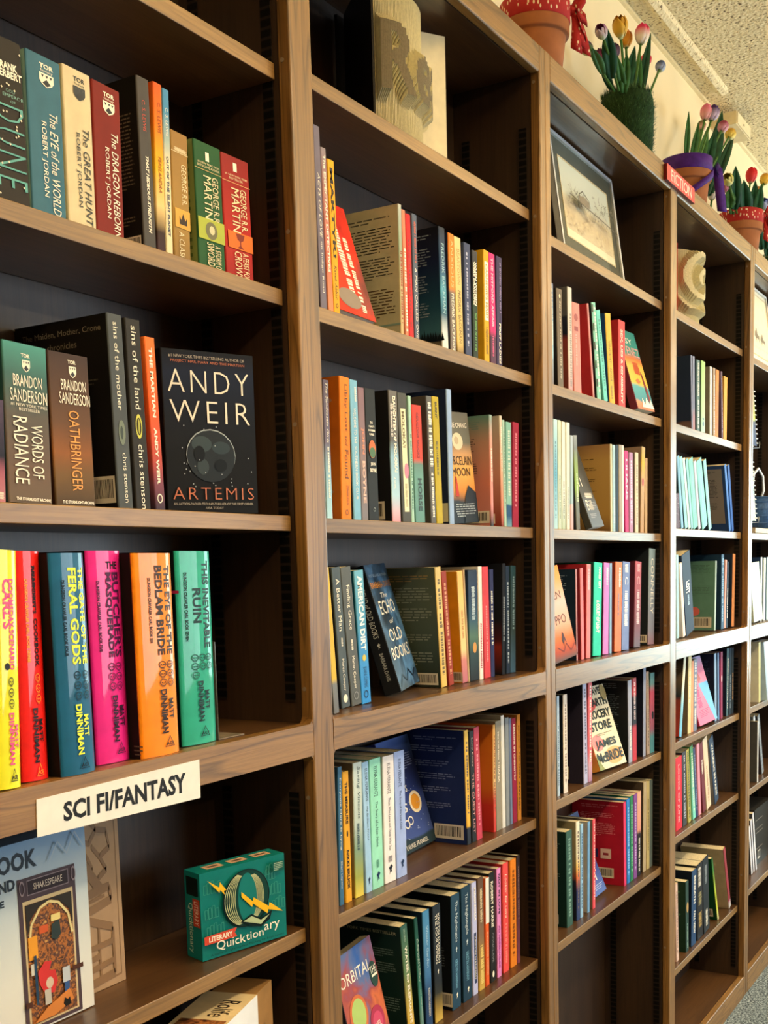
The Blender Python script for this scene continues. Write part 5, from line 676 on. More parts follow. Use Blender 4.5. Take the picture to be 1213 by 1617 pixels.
turned_book((1.1890,.1186,.9708),-86.5,.5,-15.5,.128,.205,.022,'blue display novel with an orange ring, fourth book row of the second bay',g,'#1c2450',
 [(0,'#1c3038'),(.1,'#203440'),(.12,'#3c5090'),(.5,'#2c3c7c'),(.75,'#1a2048'),(1,'#4460a4')],
 [E_('R','h',.1,.6,.12,.2,WH,'This Is','i'),E_('R','h',.05,.5,.24,.32,WH,'How It','i'),E_('R','h',.02,.55,.4,.52,WH,'Always','i'),E_('R','h',.2,.42,.55,.66,WH,'is','i'),E_('R','ring',.5,.86,.5,.7,'#e8d8b8'),E_('R','disc',.55,.81,.53,.67,'#d8902c'),E_('R','ring',.2,.36,.72,.8,WH),E_('R','ring',.32,.48,.7,.78,WH),E_('R','dots',.05,.9,.3,.9,'#b8c4e0','','.012'),E_('R','P',.5,.9,.15,.3,'#8c94bc'),E_('R','h',.08,.75,.93,.97,WH,'LAURIE FRANKEL')],True)
turned_book((.9258,.0525,.6755),-85.1,2.1,-11.2,.128,.198,.018,'colourful display paperback with a green planet, bottom book row of the second bay',g,'#2c2430',
 NZ(['#1c2c5c','#2c5cac','#5c6c9c','#9c4444','#c8683c','#6c2c24'],scale=8,dist=.5),
 [E_('R','h',.04,.85,.16,.26,WH,'ORBITAL'),E_('R','e',.1,.55,.36,.7,'#c86838'),E_('R','e',.15,.5,.39,.66,'#a4c06c'),E_('R','e',.55,.92,.55,.82,'#a82c4c'),E_('R','e',.6,.86,.6,.78,'#c84468'),E_('R','e',.78,.98,.2,.42,'#24443c'),E_('R','h',.8,.96,.24,.3,WH,'THE'),E_('R','r',.82,.97,.31,.33,WH),E_('R','h',.4,.8,.68,.73,WH,'A NOVEL'),E_('R','e',.3,.7,.85,1.0,'#b85c3c'),E_('R','h',.2,.95,.88,.97,WH,'SAMANTHA')])
turned_book((2.2111,.0387,1.8475),-89.9,2.3,-15.0,.130,.202,.020,'teal and yellow display paperback, top book row of the third bay',g,'#6c2c3c',
 [(0,'#d8785c'),(.08,'#d88c68'),(.12,'#3c8c9c'),(.3,'#4ca0a8'),(.34,'#e0b840'),(.55,'#e0b048'),(.64,'#d86838'),(.7,'#2c8c84'),(1,'#24807c')],
 [E_('R','h',.3,.7,.1,.17,WH,'SY'),E_('R','h',.25,.97,.21,.32,'#e8a0a0','ENEZ'),E_('R','q',.35,.75,.4,.55,'#c84428'),E_('R','poly',.3,.6,.6,.68,'#d8642c',[(0,.5),(.5,0),(1,.5),(.5,1)]),E_('R','poly',.68,.92,.5,.88,'#7c1c34',[(.2,0),(.5,.1),(.8,.6),(1,1),(.4,1),(.3,.5)]),E_('R','poly',.3,1,.8,.97,WH,[(0,1),(.15,.3),(.3,.8),(.5,.2),(.7,.7),(.85,.3),(1,1)])])
turned_book((1.8992,.0335,1.5570),-83.5,3.1,-18.6,.115,.200,.016,'dark grey display paperback with white lettering, second book row of the third bay',g,'#3c3c38',
 [(0,'#5c6878'),(.3,'#5c6470'),(.38,'#3c3c3a'),(1,'#34332f')],
 [E_('R','h',.05,.45,.08,.16,WH,'The'),E_('R','h',.1,.35,.42,.52,WH,'11'),E_('R','q',.2,.9,.6,.66,WH),E_('R','h',.15,.6,.68,.8,WH,'Bill'),E_('R','P',.55,.9,.7,.8,'#b8bcc0'),E_('R','P',.15,.7,.84,.9,'#a8acb4')],True)
turned_book((1.6960,.0425,1.2710),-97.1,8.0,-9.9,.112,.198,.016,'orange sunset display novel behind the post, third book row of the third bay',g,'#8c4c2c',
 [(0,'#5c4c4c'),(.1,'#b0482c'),(.25,'#d8743c'),(.4,'#ecb098'),(.6,'#e8c0bc'),(.85,'#e8a460'),(1,'#e8983c')],
 [E_('R','h',.55,.85,.27,.35,'#5c3830','EN'),E_('R','h',.45,.85,.52,.62,'#6c4438','PPO'),E_('R','poly',.5,.7,.7,.85,'#4c241c',[(.4,0),(.6,.1),(.9,.9),(.6,.6),(.3,1),(.1,.6)]),E_('R','line',.3,1,.82,.95,'#7c2c1c',[(0,.2),(.3,.7),(.5,.1),(.7,.8),(1,.3)],'.02')])
turned_book((2.0162,.0667,.9882),-98.1,1.1,-18.6,.135,.201,.022,'cream display novel with dark capitals over coral shapes, fourth book row of the third bay',g,[(0,'#d8a040'),(.4,'#c05060'),(1,'#d86868')],
 '#e4dcc0',
 [E_('R','e',-.0,.55,.12,.3,'#d86058'),E_('R','e',.02,.4,.58,.78,'#e88c8c'),E_('R','e',.35,.98,.76,.97,'#f0b070'),E_('R','h',.3,.95,.02,.11,'#26302c','HEAVEN','b'),E_('R','h',.1,.95,.15,.25,'#26302c','& EARTH','b'),E_('R','h',.06,.95,.29,.4,'#26302c','GROCERY','b'),E_('R','h',.12,.86,.43,.54,'#26302c','STORE','b'),E_('R','P',.2,.8,.57,.61,'#8c8468'),E_('R','h',.1,.85,.65,.77,'#26302c','JAMES','b'),E_('R','h',.04,.96,.8,.92,'#26302c','McBRIDE','b'),E_('R','poly',0,.18,.82,1,'#8c9454',[(0,0),(1,1),(0,1)]),E_('R','e',.8,1.0,.0,.2,'#9c8c5c')])
turned_book((1.999,.081,.6752),-90.7,2.0,-20.8,.104,.204,.017,'slate blue display paperback behind a crimson cover, bottom book row of the third bay',g,'#2c3058',
 [(0,'#4c68b0'),(.3,'#3c4c94'),(.75,'#34405c'),(1,'#4c608c')],[E_('R','h',.5,.85,.06,.12,'#c8d0e0','LAST'),E_('R','h',.55,.8,.72,.84,WH,'T'),E_('R','P',.4,.9,.88,.95,'#a8b4d8')],True)
turned_book((2.825,.0567,.9920),-98.5,4.0,-15.2,.131,.2,.017,'pink display paperback with a sky blue edge, fourth book row of the fourth bay',g,'#a83458',
 [(0,'#f07ca4'),(.4,'#f088ac'),(.8,'#e898b8'),(1,'#b0b4e0')],[E_('R','poly',.5,1,.4,1,'#6cb4ec',[(0,0),(1,0),(1,1),(.75,1)]),E_('R','poly',.2,.7,.08,.4,'#c06c6c',[(.2,0),(.6,.1),(1,.8),(.7,1),(.3,.4)]),E_('R','q',.2,.45,.3,.75,'#c8407c'),E_('R','P',.15,.7,.78,.9,'#d04c80')])
turned_book((3.068,.112,.7275),-90,0,-20,.132,.108,.010,'small pale blue picture book behind a grey cover, fifth book row of the fourth bay',g,'#4c6480',
 NZ(['#3c4c54','#5c7890','#98bcd8','#7c8c7c','#b04c5c'],scale=22),[E_('R','e',.7,.85,.1,.3,'#b83c58'),E_('R','e',.7,.9,.45,.62,'#8c9468'),E_('R','e',.55,.8,.7,.9,'#a8cce4')])
# ---------------------------------------------------------------- paper sign and red sign on the woodwork
def paper_sign():
    mb=MB(); pp=M('#e6e4e0',rough=.55,var=.04)
    c=[Vector((.2905,-.0012,1.2555)),Vector((.5425,-.0012,1.2575)),Vector((.5415,-.0012,1.2105)),Vector((.2885,-.0012,1.2165))]   # TL TR BR BL
    mb.raw([tuple(p) for p in c]+[tuple(p+Vector((0,.0008,0))) for p in c],[(3,2,1,0),(4,5,6,7),(0,1,5,4),(1,2,6,5),(2,3,7,6),(3,0,4,7)],pp)
    def F(p,q,l):
        a=c[0].lerp(c[1],p); b_=c[3].lerp(c[2],p); r=a.lerp(b_,q); return (r.x,r.y-.0002*l,r.z)
    draw(mb,F,[E_('S','h',.14,.90,.24,.76,'#1a1816','SCI FI/FANTASY','b')])
    tag(mb.build('paper_sign'),'white paper sign with black capitals taped to the rail of the left bay','sign')
paper_sign()
def red_sign():
    t=thing('category_sign','small red sign with white serif style capitals on the oak cornice','sign',(2.343,-.0095,2.4115))
    mb=MB(); mb.box(0,.232,0,.009,0,.0375,[M('#6c1414',rough=.4)]*2+[M('#d8484c',rough=.4,var=.15,scale=120)]+[M('#6c1414',rough=.4)]*3)
    F=lambda p,q,l:(p*.232,-.0002*l,.0375*(1-q))
    ws='#f4e4d8'
    draw(mb,F,[E_('S','h',.14,.88,.16,.84,ws,'FICTION')]+[E_('S','r',a,a+.05,b_,b_+.03,ws) for a in (.135,.245) for b_ in (.14,.83)])
    mb.build('plaque',t)
red_sign()
t=thing('bookend','clear grey bookend plate standing at the right of the sea green hardcover','bookend',(.6125,.026,1.2702))
mb=MB(); bk=M('#575148',rough=.3,coat=.4); mb.box(0,.0012,0,.11,0,.125,bk); mb.build('upright_plate',t,bevel=.0004)
mb=MB(); mb.box(.0012,.052,.0,.11,0,.001,M('#8c8070',rough=.3,coat=.4)); mb.build('base_plate',t)
# ---------------------------------------------------------------- left bay boxes
def kit_box():
    t=thing('craft_kit_box','tall white craft kit box with a miniature bookshop picture, shelf under the paper sign','box',(.17,.076,.9755))
    kr=M('#a88a6c',rough=.7,var=.06); mb=MB(); mb.box(.012,.338,.030,.085,0,.218,kr)
    ln='#86684c'
    F=lambda p,q,l:(.255+p*.083,.0298-.0001*l,.218*(1-q))
    L=lambda pts,w='.035':E_('S','line',0,1,0,1,ln,pts,w)
    draw(mb,F,[L([(.92,.01),(.92,.95),(0,.975)],'.012'),L([(.2,.05),(.4,.02),(.55,.08),(.4,.15),(.2,.12),(.2,.05)]),L([(.55,.08),(.75,.1),(.8,.2),(.6,.24),(.45,.17)]),L([(.1,.2),(.35,.22),(.45,.3),(.3,.36),(.1,.33)]),L([(.6,.24),(.72,.32),(.55,.36)]),L([(.25,.25),(.6,.44)],'.09'),L([(0,.45),(.75,.42),(.78,.5),(.05,.55)],'.05'),L([(.1,.49),(.65,.465)],'.02'),L([(0,.62),(.3,.58),(.78,.66),(.78,.93),(0,.96)],'.05'),L([(.5,.62),(.5,.95)]),L([(0,.75),(.78,.74)]),L([(.1,.82),(.5,.8)]),L([(0,.88),(.78,.85)]),L([(.18,.62),(.3,.68),(.0,.72)],'.02')])
    mb.build('kraft_box',t)
    wh=G(((0,'#d8d8d4'),(.3,'#d4d8d8'),(.7,'#bccad4'),(.95,'#8eabc8'),(1,'#7ea0c4')),.3)
    mb=MB(); mb.box(0,.255,0,.088,.001,.219,wh); w,h_=.255,.218
    F=lambda p,q,l:(p*w,-.0002-.00012*l,.001+h_*(1-q))
    a0,a1=.60,.955; X=lambda p:a0+(a1-a0)*p
    el=[E_('S','h',.02,.62,.045,.135,'#26303c','3D NOOK','b') if 0 else E_('S','h',.455,.715,.05,.145,'#26303c','BOOK','b'),E_('S','h',.40,.59,.175,.235,'#26303c','STAND','b'),E_('S','h',.44,.527,.27,.305,'#26303c','THE','b'),
     E_('S','r',a0,a1-.03,.19,.99,'#4a3a42'),E_('S','r',X(.06),X(.86),.31,.97,'#c8b48c'),E_('S','r',X(.09),X(.83),.33,.96,NZ(['#2c1c14','#6c4428','#b06c34','#3c2c2c','#8c5c3c','#d8a858'],scale=130,dist=.3)),
     E_('S','r',X(.14),X(.80),.205,.285,'#8c7c84'),E_('S','r',X(.15),X(.79),.21,.28,'#2c1e24'),E_('S','h',X(.24),X(.70),.228,.262,'#d8c8b8','SHAKESPEARE'),
     E_('S','ring',X(.02),X(.1),.2,.28,'#8c7c84'),E_('S','ring',X(.84),X(.92),.2,.28,'#8c7c84'),
     E_('S','poly',X(.09),X(.83),.33,.52,'#2a241c',[(0,0),(1,0),(1,.9),(.92,.45),(.7,.12),(.5,.04),(.3,.12),(.08,.45),(0,.9)]),
     E_('S','line',X(.09),X(.83),.33,.55,'#d8c890',[(.03,1),(.1,.5),(.3,.16),(.5,.07),(.7,.16),(.9,.5),(.97,1)],'.012'),
     E_('S','r',X(.1),X(.24),.5,.62,'#e0982c'),E_('S','r',X(.28),X(.42),.46,.5,'#c8582c'),E_('S','poly',X(.46),X(.62),.43,.56,'#2c3838',[(.1,.3),(.9,.2),(1,.8),(.5,1),(0,.85)]),E_('S','r',X(.47),X(.62),.42,.455,'#e0cc84'),
     E_('S','poly',X(.2),X(.52),.65,.83,'#c83434',[(.05,.25),(.4,0),(.75,.05),(.6,.3),(.9,.35),(1,.7),(.8,1),(.35,.95),(.1,.6)]),E_('S','e',X(.33),X(.45),.74,.8,'#c8b4a4'),E_('S','r',X(.3),X(.4),.8,.88,'#b8b4ac'),
     E_('S','r',X(.11),X(.18),.64,.7,'#c8c4bc'),E_('S','r',X(.6),X(.72),.72,.8,'#b8c0cc'),E_('S','r',X(.62),X(.7),.8,.85,'#34548c'),E_('S','r',X(.16),X(.2),.6,.86,'#24405c'),E_('S','poly',X(.12),X(.76),.84,.95,'#c87c3c',[(0,1),(.3,.5),(.9,0),(1,.6),(.5,1)]),
     E_('S','r',X(.0),X(.09),.83,.86,'#4c2c20'),E_('S','r',X(.76),X(.94),.73,.755,'#4c2c20'),E_('S','poly',X(.58),X(.7),.88,.93,'#14120f',[(.2,0),(.6,.3),(.9,.1),(1,.9),(.3,1),(0,.6)]),
     E_('S','line',.75,1,.0,.15,'#a8b8c8',[(.1,.9),(.3,.3),(.5,.8),(.7,.1),(.9,.7)],'.006')]
    draw(mb,F,el,w/h_)
    mb.build('printed_sleeve',t)
kit_box()
def quick_box():
    w,h_,d=.140,.118,.035
    t=thing('card_game_box','teal card game box with a big striped letter, on the lower left shelf','game box',(.6097,.0930,.9765),(R(.6),R(1.0),R(-105.0)))
    mb=MB(); te=M('#0f7674',rough=.32,var=.05); mb.box(0,d,0,w,0,h_,te)
    FR=lambda p,q,l:(d+.0002+.00012*l,w*p,h_*(1-q)); FL=lambda p,q,l:(d-d*(1-p)*1.0,-.0002-.0001*l,h_*(1-q)); FT=lambda p,q,l:(d*q,w*p,h_+.0002+.0001*l)
    lt='#3a9488'
    el=[E_('R','h',.2,.78,.08,.72,'#0a2a26','Q')]
    el=[]
    for (bx,by,n) in ((.04,.1,5),(.72,.12,4),(.04,.38,4),(.78,.3,4),(.05,.58,5),(.82,.48,4),(.76,.05,2)):
        for i in range(n):
            hh=.14*(.75+.25*((i*7)%3)/2); el.append(E_('R','line',bx+.04*i,bx+.04*i+.03,by+.15-hh,by+.15,lt,[(0,0),(1,0),(1,1),(0,1),(0,0)],'.005'))
    A=lambda cx,cz,rx,rz,a0,a1,n=14:[(cx+rx*math.cos(R(a0+(a1-a0)*i/n)),cz-rz*math.sin(R(a0+(a1-a0)*i/n))) for i in range(n+1)]
    P0=lambda pts,c:E_('R','poly',0,1,0,1,c,pts)
    cx,cz=.51,.40
    el+=[P0(A(cx,cz,.275,.335,0,360,30),'#061c1a'),P0(A(cx,cz,.262,.322,0,360,30),'#0a3a34'),P0(A(cx+.01,cz,.11,.29,0,360,26),'#0f7674')]
    for i in range(6):
        rx=.255-.022*i; el.append(E_('R','line',0,1,0,1,'#c9d0a0',A(cx,cz,rx,.315-.004*i,112,248,16),'.0065'))
        el.append(E_('R','line',0,1,0,1,'#c9d0a0',A(cx+.0,cz,.125+.014*i,.285+.002*i,-62,62,16),'.006'))
    el+=[P0([(.42,.66),(.55,.6),(.66,.68),(.8,.62),(.77,.72),(.66,.78),(.55,.74)],'#061c1a'),P0([(.45,.66),(.55,.625),(.66,.7),(.77,.66),(.66,.75)],'#aebf98')]
    Y_='#f0bc20'
    el+=[P0([(.06,.08),(.19,.19),(.2,.13),(.27,.24),(.24,.24),(.25,.29),(.2,.22),(.19,.25)],Y_),P0([(.44,.31),(.57,.455),(.58,.41),(.76,.565),(.77,.52),(.93,.67),(.75,.6),(.74,.645),(.57,.48),(.56,.52),(.44,.37)],Y_),
      E_('R','poly',.0,.37,.70,.805,'#d04a34',[(0,.1),(1,0),(.93,.5),(1,1),(0,1)]),E_('R','h',.05,.32,.725,.785,'#f4ead8','LITERARY','b'),
      E_('R','h',.13,.465,.795,.915,'#f2ecdc','Quick'),E_('R','h',.47,.68,.80,.89,'#f2ecdc','tion'),E_('R','h',.69,.88,.765,.875,'#f2ecdc','ary'),
      E_('R','h',.06,.93,.925,.955,'#0a2c28','A Game of Lightning-Fast Thinking for Book Lovers'),E_('R','r',.82,.96,.06,.18,'#0a5a52'),E_('R','P',.83,.95,.07,.17,'#b8d0b8')]
    draw(mb,FR,el,w/h_)
    draw(mb,FL,[E_('S','r',.12,.88,.06,.27,'#0c1614'),E_('S','r',.5,.95,.3,.62,'#b8402c'),E_('S','v',.15,.5,.36,.94,'#c8d8c8','Quicktionary'),E_('S','v',.6,.85,.33,.6,'#f0e0d0','LITERARY')])
    draw(mb,FT,[E_('S','r',a,a+.2,.25,.7,'#c8a888') for a in (.14,.42,.7)]+[E_('S','r',a+.04,a+.16,.42,.55,'#5c4438') for a in (.14,.42,.7)])
    mb.build('box_shell',t)
quick_box()
def lower_kit():
    t=thing('craft_kit_box','white and kraft craft kit box with brown artwork on its top, lowest left shelf','box',(.675,.031,.6745),(0,0,R(16)))
    mb=MB(); kr=M('#9c7444',rough=.7,var=.08); mb.box(-.30,.068,.006,.072,0,.232,kr)
    F=lambda p,q,l:(.0+p*.068,.0058-.0001*l,.232*(1-q))
    draw(mb,F,[E_('S','line',.1,.95,.15,.95,'#7c5830',[(.1,.2),(.5,.1),(.9,.3),(.6,.5),(.2,.4),(.1,.2)],'.04'),E_('S','line',.1,.95,.15,.95,'#7c5830',[(.2,.6),(.7,.55),(.8,.9),(.3,.95),(.2,.6)],'.04')]); mb.build('kraft_box',t)
    mb=MB(); wt=M('#e4e6ea',rough=.3,var=.03); top=M('#d8c39a',rough=.4)
    mb.box(-.28,0,0,.075,.001,.236,[wt,top,wt,wt,wt,wt])
    F=lambda p,q,l:(-.28+.28*p,.075*(1-q),.2362+.0001*l)
    draw(mb,F,[E_('S','r',.2,.66,.1,.95,NZ(['#2c1a10','#6c3c20','#a86c3c','#3c2418'],scale=80)),E_('S','h',.90,.70,.86,.5,'#2c2018','Rolife')])
    mb.build('printed_sleeve',t)
lower_kit()
# ---------------------------------------------------------------- folded-page books
def inside(poly_tris,x,y):
    for a,b_,c in poly_tris:
        d1=(x-b_[0])*(a[1]-b_[1])-(a[0]-b_[0])*(y-b_[1]); d2=(x-c[0])*(b_[1]-c[1])-(b_[0]-c[0])*(y-c[1]); d3=(x-a[0])*(c[1]-a[1])-(c[0]-a[0])*(y-a[1])
        if not((d1<0 or d2<0 or d3<0) and (d1>0 or d2>0 or d3>0)): return True
    return False
def folded_book(label,loc,spine,a0,a1,rad,h,npg,mask,lcov,rcov,cov_m,rcov_m,cw0,cw1,edge='#6a5f48'):
    """an open book stood upright: pages fan round the spine; unfolded page edges stand proud as the pattern, the rest are folded in"""
    t=thing('folded_book',label,'book art',loc,(0,0,0),'folded-page books')
    fe=M(edge,rough=.85,var=.15,scale=300); fd=M('#e2d8b0',rough=.75,var=.1,scale=220); pr=M('#cfc6a4',rough=.75,var=.2,scale=420)
    mb=MB(); nz=46
    for i in range(npg):
        f=i/(npg-1); a=R(a0+(a1-a0)*f); da=R((a1-a0)/npg)*.62
        prof=[]
        for k in range(nz+1):
            q=k/nz; on=mask(f,q); prof.append(rad if on else rad-.017)
        # smooth the fold: 45 degree shoulders either side of a raised run
        pr_=[max(prof[j]-abs(j-k)*h/nz*1.3 for j in range(max(0,k-4),min(nz,k+4)+1)) for k in range(nz+1)]
        for k in range(nz):
            z0,z1=h*(1-k/nz),h*(1-(k+1)/nz); r0,r1=pr_[k],pr_[k+1]
            raised=min(r0,r1)>rad-.002; m=fe if raised else (fd if k<nz*.68 else pr)
            pts=lambda r,aa,z:(r*math.cos(aa),r*math.sin(aa),z)
            b1=a+da*(1.6 if raised else .45)
            mb.face([pts(r1,a,z1),pts(r1,b1,z1),pts(r0,b1,z0),pts(r0,a,z0)],m)
            mb.face([pts(.01,a,z1),pts(r1,a,z1),pts(r0,a,z0),pts(.01,a,z0)],fd)
            mb.face([pts(r1,b1,z1),pts(.01,b1,z1),pts(.01,b1,z0),pts(r0,b1,z0)],fd)
            if k==0: mb.face([pts(.01,a,z0),pts(r0,a,z0),pts(r0,b1,z0),pts(.01,b1,z0)],fd)
    mb.build('folded_pages',t)
    for nm,aa,cw,m in (('cover',lcov,cw0,cov_m),('cover',rcov,cw1,rcov_m)):
        mb=MB(); c,s=math.cos(R(aa)),math.sin(R(aa)); th=.0016
        pl=[(.004*c-th*s,.004*s+th*c),(cw*c-th*s,cw*s+th*c),(cw*c+th*s,cw*s-th*c),(.004*c+th*s,.004*s-th*c)]
        mb.prism(pl,-.0,h+.004,m); mb.build(nm,t,recalc=True)
    mb=MB(); mb.prism([(-.012,.006),(.012,.006),(.012,.011),(-.012,.011)],0,h+.004,cov_m); mb.build('spine_cover',t)
    return t
def glyph_tris(s):
    vs,fs=glyphs(s,'b'); return [tuple(vs[i] for i in (f[0],f[k],f[k+1])) for f in fs for k in range(1,len(f)-1)]
_rd=glyph_tris('Read')
def mread(f,q):
    x=(f-.05)/.9; y=1-(q-.24)/.50
    return 0<=x<=1 and 0<=y<=1 and inside(_rd,x,y)
folded_book('folded-page book art spelling a word, standing open on the top shelf of the second bay',(1.175,.165,2.1605),None,-131,-22,.143,.222,84,mread,-133,-33,M('#121010',rough=.45),M('#e2d8b8',rough=.6),.172,.188)
def mswirl(f,q):
    x=(f-.45)*2.0; y=(q-.42)*2.2
    r=math.hypot(x,y); a=math.atan2(y,x)
    return r<1.0 and math.sin(3*r*4.2-2*a)>.25 and q<.8
folded_book('folded-page book art with swirling ridges and red covers, top shelf of the fourth bay',(2.80,.165,2.1395),None,-140,-25,.135,.205,70,mswirl,-142,-24,M('#b83c30',rough=.45),M('#ded2ac',rough=.6),.158,.15,'#c4b68c')
# ---------------------------------------------------------------- framed pictures
def frame(label,loc,rot,w,h,fr,matc,matw,draw_el,inner,glass=True):
    t=thing('framed_picture',label,'picture',loc,rot,'framed pictures on the top shelves')
    mb=MB(); f=.008; d=.014
    for (x0,x1,z0,z1) in ((0,w,0,f),(0,w,h-f,h),(0,f,f,h-f),(w-f,w,f,h-f)): mb.box(x0,x1,0,d,z0,z1,fr)
    mb.box(.001,w-.001,d-.003,d+.002,.001,h-.001,M('#4c4034')); mb.build('frame',t,bevel=.001)
    mb=MB(); mb.box(f,w-f,.0055,.0085,f,h-f,matc); mb.build('mat_board',t)
    mb=MB(); x0,x1,z0,z1=matw,w-matw,matw,h-matw; g_=.003
    for (a,b_,c,e) in ((x0,x1,z0,z0+g_),(x0,x1,z1-g_,z1),(x0,x0+g_,z0+g_,z1-g_),(x1-g_,x1,z0+g_,z1-g_)): mb.box(a,b_,.004,.0054,c,e,M('#c8b890',rough=.5))
    mb.build('inner_fillet',t)
    mb=MB(); mb.box(x0+g_,x1-g_,.0045,.0053,z0+g_,z1-g_,inner); W_,H_=x1-x0-2*g_,z1-z0-2*g_
    draw(mb,lambda p,q,l:(x0+g_+W_*p,.0044-.00008*l,z0+g_+H_*(1-q)),draw_el,W_/H_); mb.build('print',t)
    if glass:
        gm=GLASS
        mb=MB(); mb.box(f,w-f,.0018,.003,f,h-f,gm); mb.build('glazing',t)
    return t
rng=random.Random(5)
el=[E_('S','P',.0,1,.55,.92,'#b8a48c'),E_('S','r',.0,1,.90,1,'#e4dcc0')]
def sc(n,x0,x1,z0,z1,c,w):
    for i in range(n):
        x=rng.uniform(x0,x1); z=rng.uniform(z0,z1); el.append(E_('S','line',0,1,0,1,c,[(x,z),(x+rng.uniform(-.03,.03),z-rng.uniform(.01,.05)),(x+rng.uniform(-.04,.04),z-rng.uniform(.02,.09))],w))
sc(60,.02,.98,.55,.9,'#a48c70','.004'); sc(40,.02,.98,.5,.62,'#5c5048','.004'); sc(50,.05,.45,.38,.55,'#4c443c','.004'); sc(40,.5,.98,.3,.55,'#6c665c','.004')
el+=[E_('S','line',.18,.42,.34,.52,'#3c342c',[(0,.9),(.1,.4),(.45,0),(.9,.4),(1,.9)],'.008'),E_('S','poly',.2,.4,.40,.52,'#7c7468',[(0,.3),(.5,0),(1,.3),(1,1),(0,1)]),E_('S','line',0,1,.5,.6,'#4c443c',[(0,0),(.3,.3),(.6,.5),(1,.9)],'.008')]
frame('framed landscape print with a grey mat, leaning on the top shelf of the third bay',(1.8326,.0495,2.1400),(R(-7.8),0,R(1.3)),.405,.262,M('#c8ccd0',rough=.35,metal=.3),M('#4e5044',rough=.7),.044,el,G(((0,'#e0d8b8'),(.3,'#d8c8a0'),(.5,'#c8c0a8'),(.6,'#c4ccc0'),(1,'#ccd4c8')),.6))
el2=[E_('S','P',0,1,.86,.9,'#b8ac94')]+[E_('S','poly',a,a+.2,.5+.05*i,.8,'#6c6054',[(0,.6),(.2,.2),(.35,.3),(.45,0),(.6,.1),(.65,.4),(1,.5),(.95,1),(.8,.7),(.4,.7),(.25,1),(.2,.7)]) for i,a in enumerate((.05,.3,.55))]
frame('framed sketch of dark animals on cream paper, top shelf at the right picture edge',(3.345,.030,2.1405),(R(-8),0,0),.36,.258,M('#d8d4cc',rough=.35),M('#e4dcc4',rough=.7),.02,el2,M('#e2d8bc',rough=.7,var=.05),False)
# ---------------------------------------------------------------- pots and fake tulips on top of the bookcases
def bandana():
    m,nt,b=newmat('bandana_cloth'); tc=N(nt,'ShaderNodeTexCoord'); mp=N(nt,'ShaderNodeMapping'); mp.inputs['Scale'].default_value=(120,120,60); mp.inputs['Rotation'].default_value=(.5,.6,.3)
    v=N(nt,'ShaderNodeTexVoronoi',i_Scale=1.0); rp=N(nt,'ShaderNodeValToRGB'); setramp(rp,[(.0,'#efe0c0'),(.20,'#efdcba'),(.26,'#b01c1c'),(1,'#a81414')])
    nt.links.new(tc.outputs['Object'],mp.inputs['Vector']); nt.links.new(mp.outputs[0],v.inputs['Vector']); nt.links.new(v.outputs['Distance'],rp.inputs[0]); nt.links.new(rp.outputs[0],b.inputs['Base Color']); b.inputs['Roughness'].default_value=.8; return m
BAND=bandana(); TERRA=M('#a56840',rough=.8,var=.12,scale=25); SOIL=M('#3c2c20',rough=.95,var=.4,scale=80); PURP=M('#4a1f80',rough=.55,var=.18,scale=90)
STEM=M('#4c7434',rough=.55,var=.2); LEAF=M('#1f4c34',rough=.5,var=.3,scale=30); LEAF2=M('#3c6a38',rough=.5,var=.3,scale=30)
def pot_body(t,rt,rb,h):
    mb=MB(); mb.lathe([(0,0),(rb,0),(rt-.008,h*.62),(rt-.0075,h*.64),(rt-.002,h*.64),(rt,h*.66),(rt,h),(rt-.006,h),(rt-.008,h*.9),(0,h*.89)],TERRA,48); mb.build('pot',t)
    mb=MB(); mb.lathe([(0,h*.905),(rt-.009,h*.9)],SOIL,24); mb.build('soil',t)
def rim_band(t,rt,h,m,z0=.78):
    mb=MB(); n=48; pr=[(rt+.0005,h*z0),(rt+.002,h*(z0+.01)),(rt+.002,h*1.005),(rt-.004,h*1.02),(rt-.005,h*1.005)]; mb.lathe(pr,m,n); return mb.build('ribbon',t)
def tulip_meshes(t,base,tip,col,tipcol,size=.024,bend=.004,blown=1.0,rg=random.Random(1)):
    size*=1.30
    base=Vector(base); tip=Vector(tip); mid=(base+tip)/2+Vector((bend,0,0)); pts=[base.lerp(mid,f*2) if f<.5 else mid.lerp(tip,f*2-1) for f in (0,.2,.4,.5,.6,.8,1)]
    mb=MB(); mb.tube(pts,.0032,STEM,7); st=mb.build('stem',t)
    mb=MB(); ax=(tip-mid).normalized(); mt=G2(col,tipcol)
    u=ax.cross(Vector((0,1,.2))).normalized(); w=ax.cross(u); R_=size*.66; Ht=size*1.75
    for layer in (0,1):
        for k in range(3):
            a=2*math.pi*(k/3)+layer*math.pi/3; vs=[]; nU,nV=7,5
            for i in range(nU):
                f=i/(nU-1); rr=R_*(1-.14*layer)*(math.sin(math.pi*min(f*.78+.06,1))**.75)*blown; half=1.12*math.sin(math.pi*min(.10+f*.90,1))**.6
                for j in range(nV):
                    g_=(j/(nV-1)-.5)*2*half; p=tip+ax*(Ht*(f-.02)-.0)+ (u*math.cos(a+g_)+w*math.sin(a+g_))*rr; vs.append(p)
            mb.raw(vs,[(i*nV+j,i*nV+j+1,(i+1)*nV+j+1,(i+1)*nV+j) for i in range(nU-1) for j in range(nV-1)],mt,True)
    o=mb.build('bloom',st)
    so=o.modifiers.new('thick','SOLIDIFY'); so.thickness=.0008
    return st
def G2(a,b_): return G(((0,'#b8bc84'),(.15,a),(.35,a),(.75,b_),(1,b_)),.5)
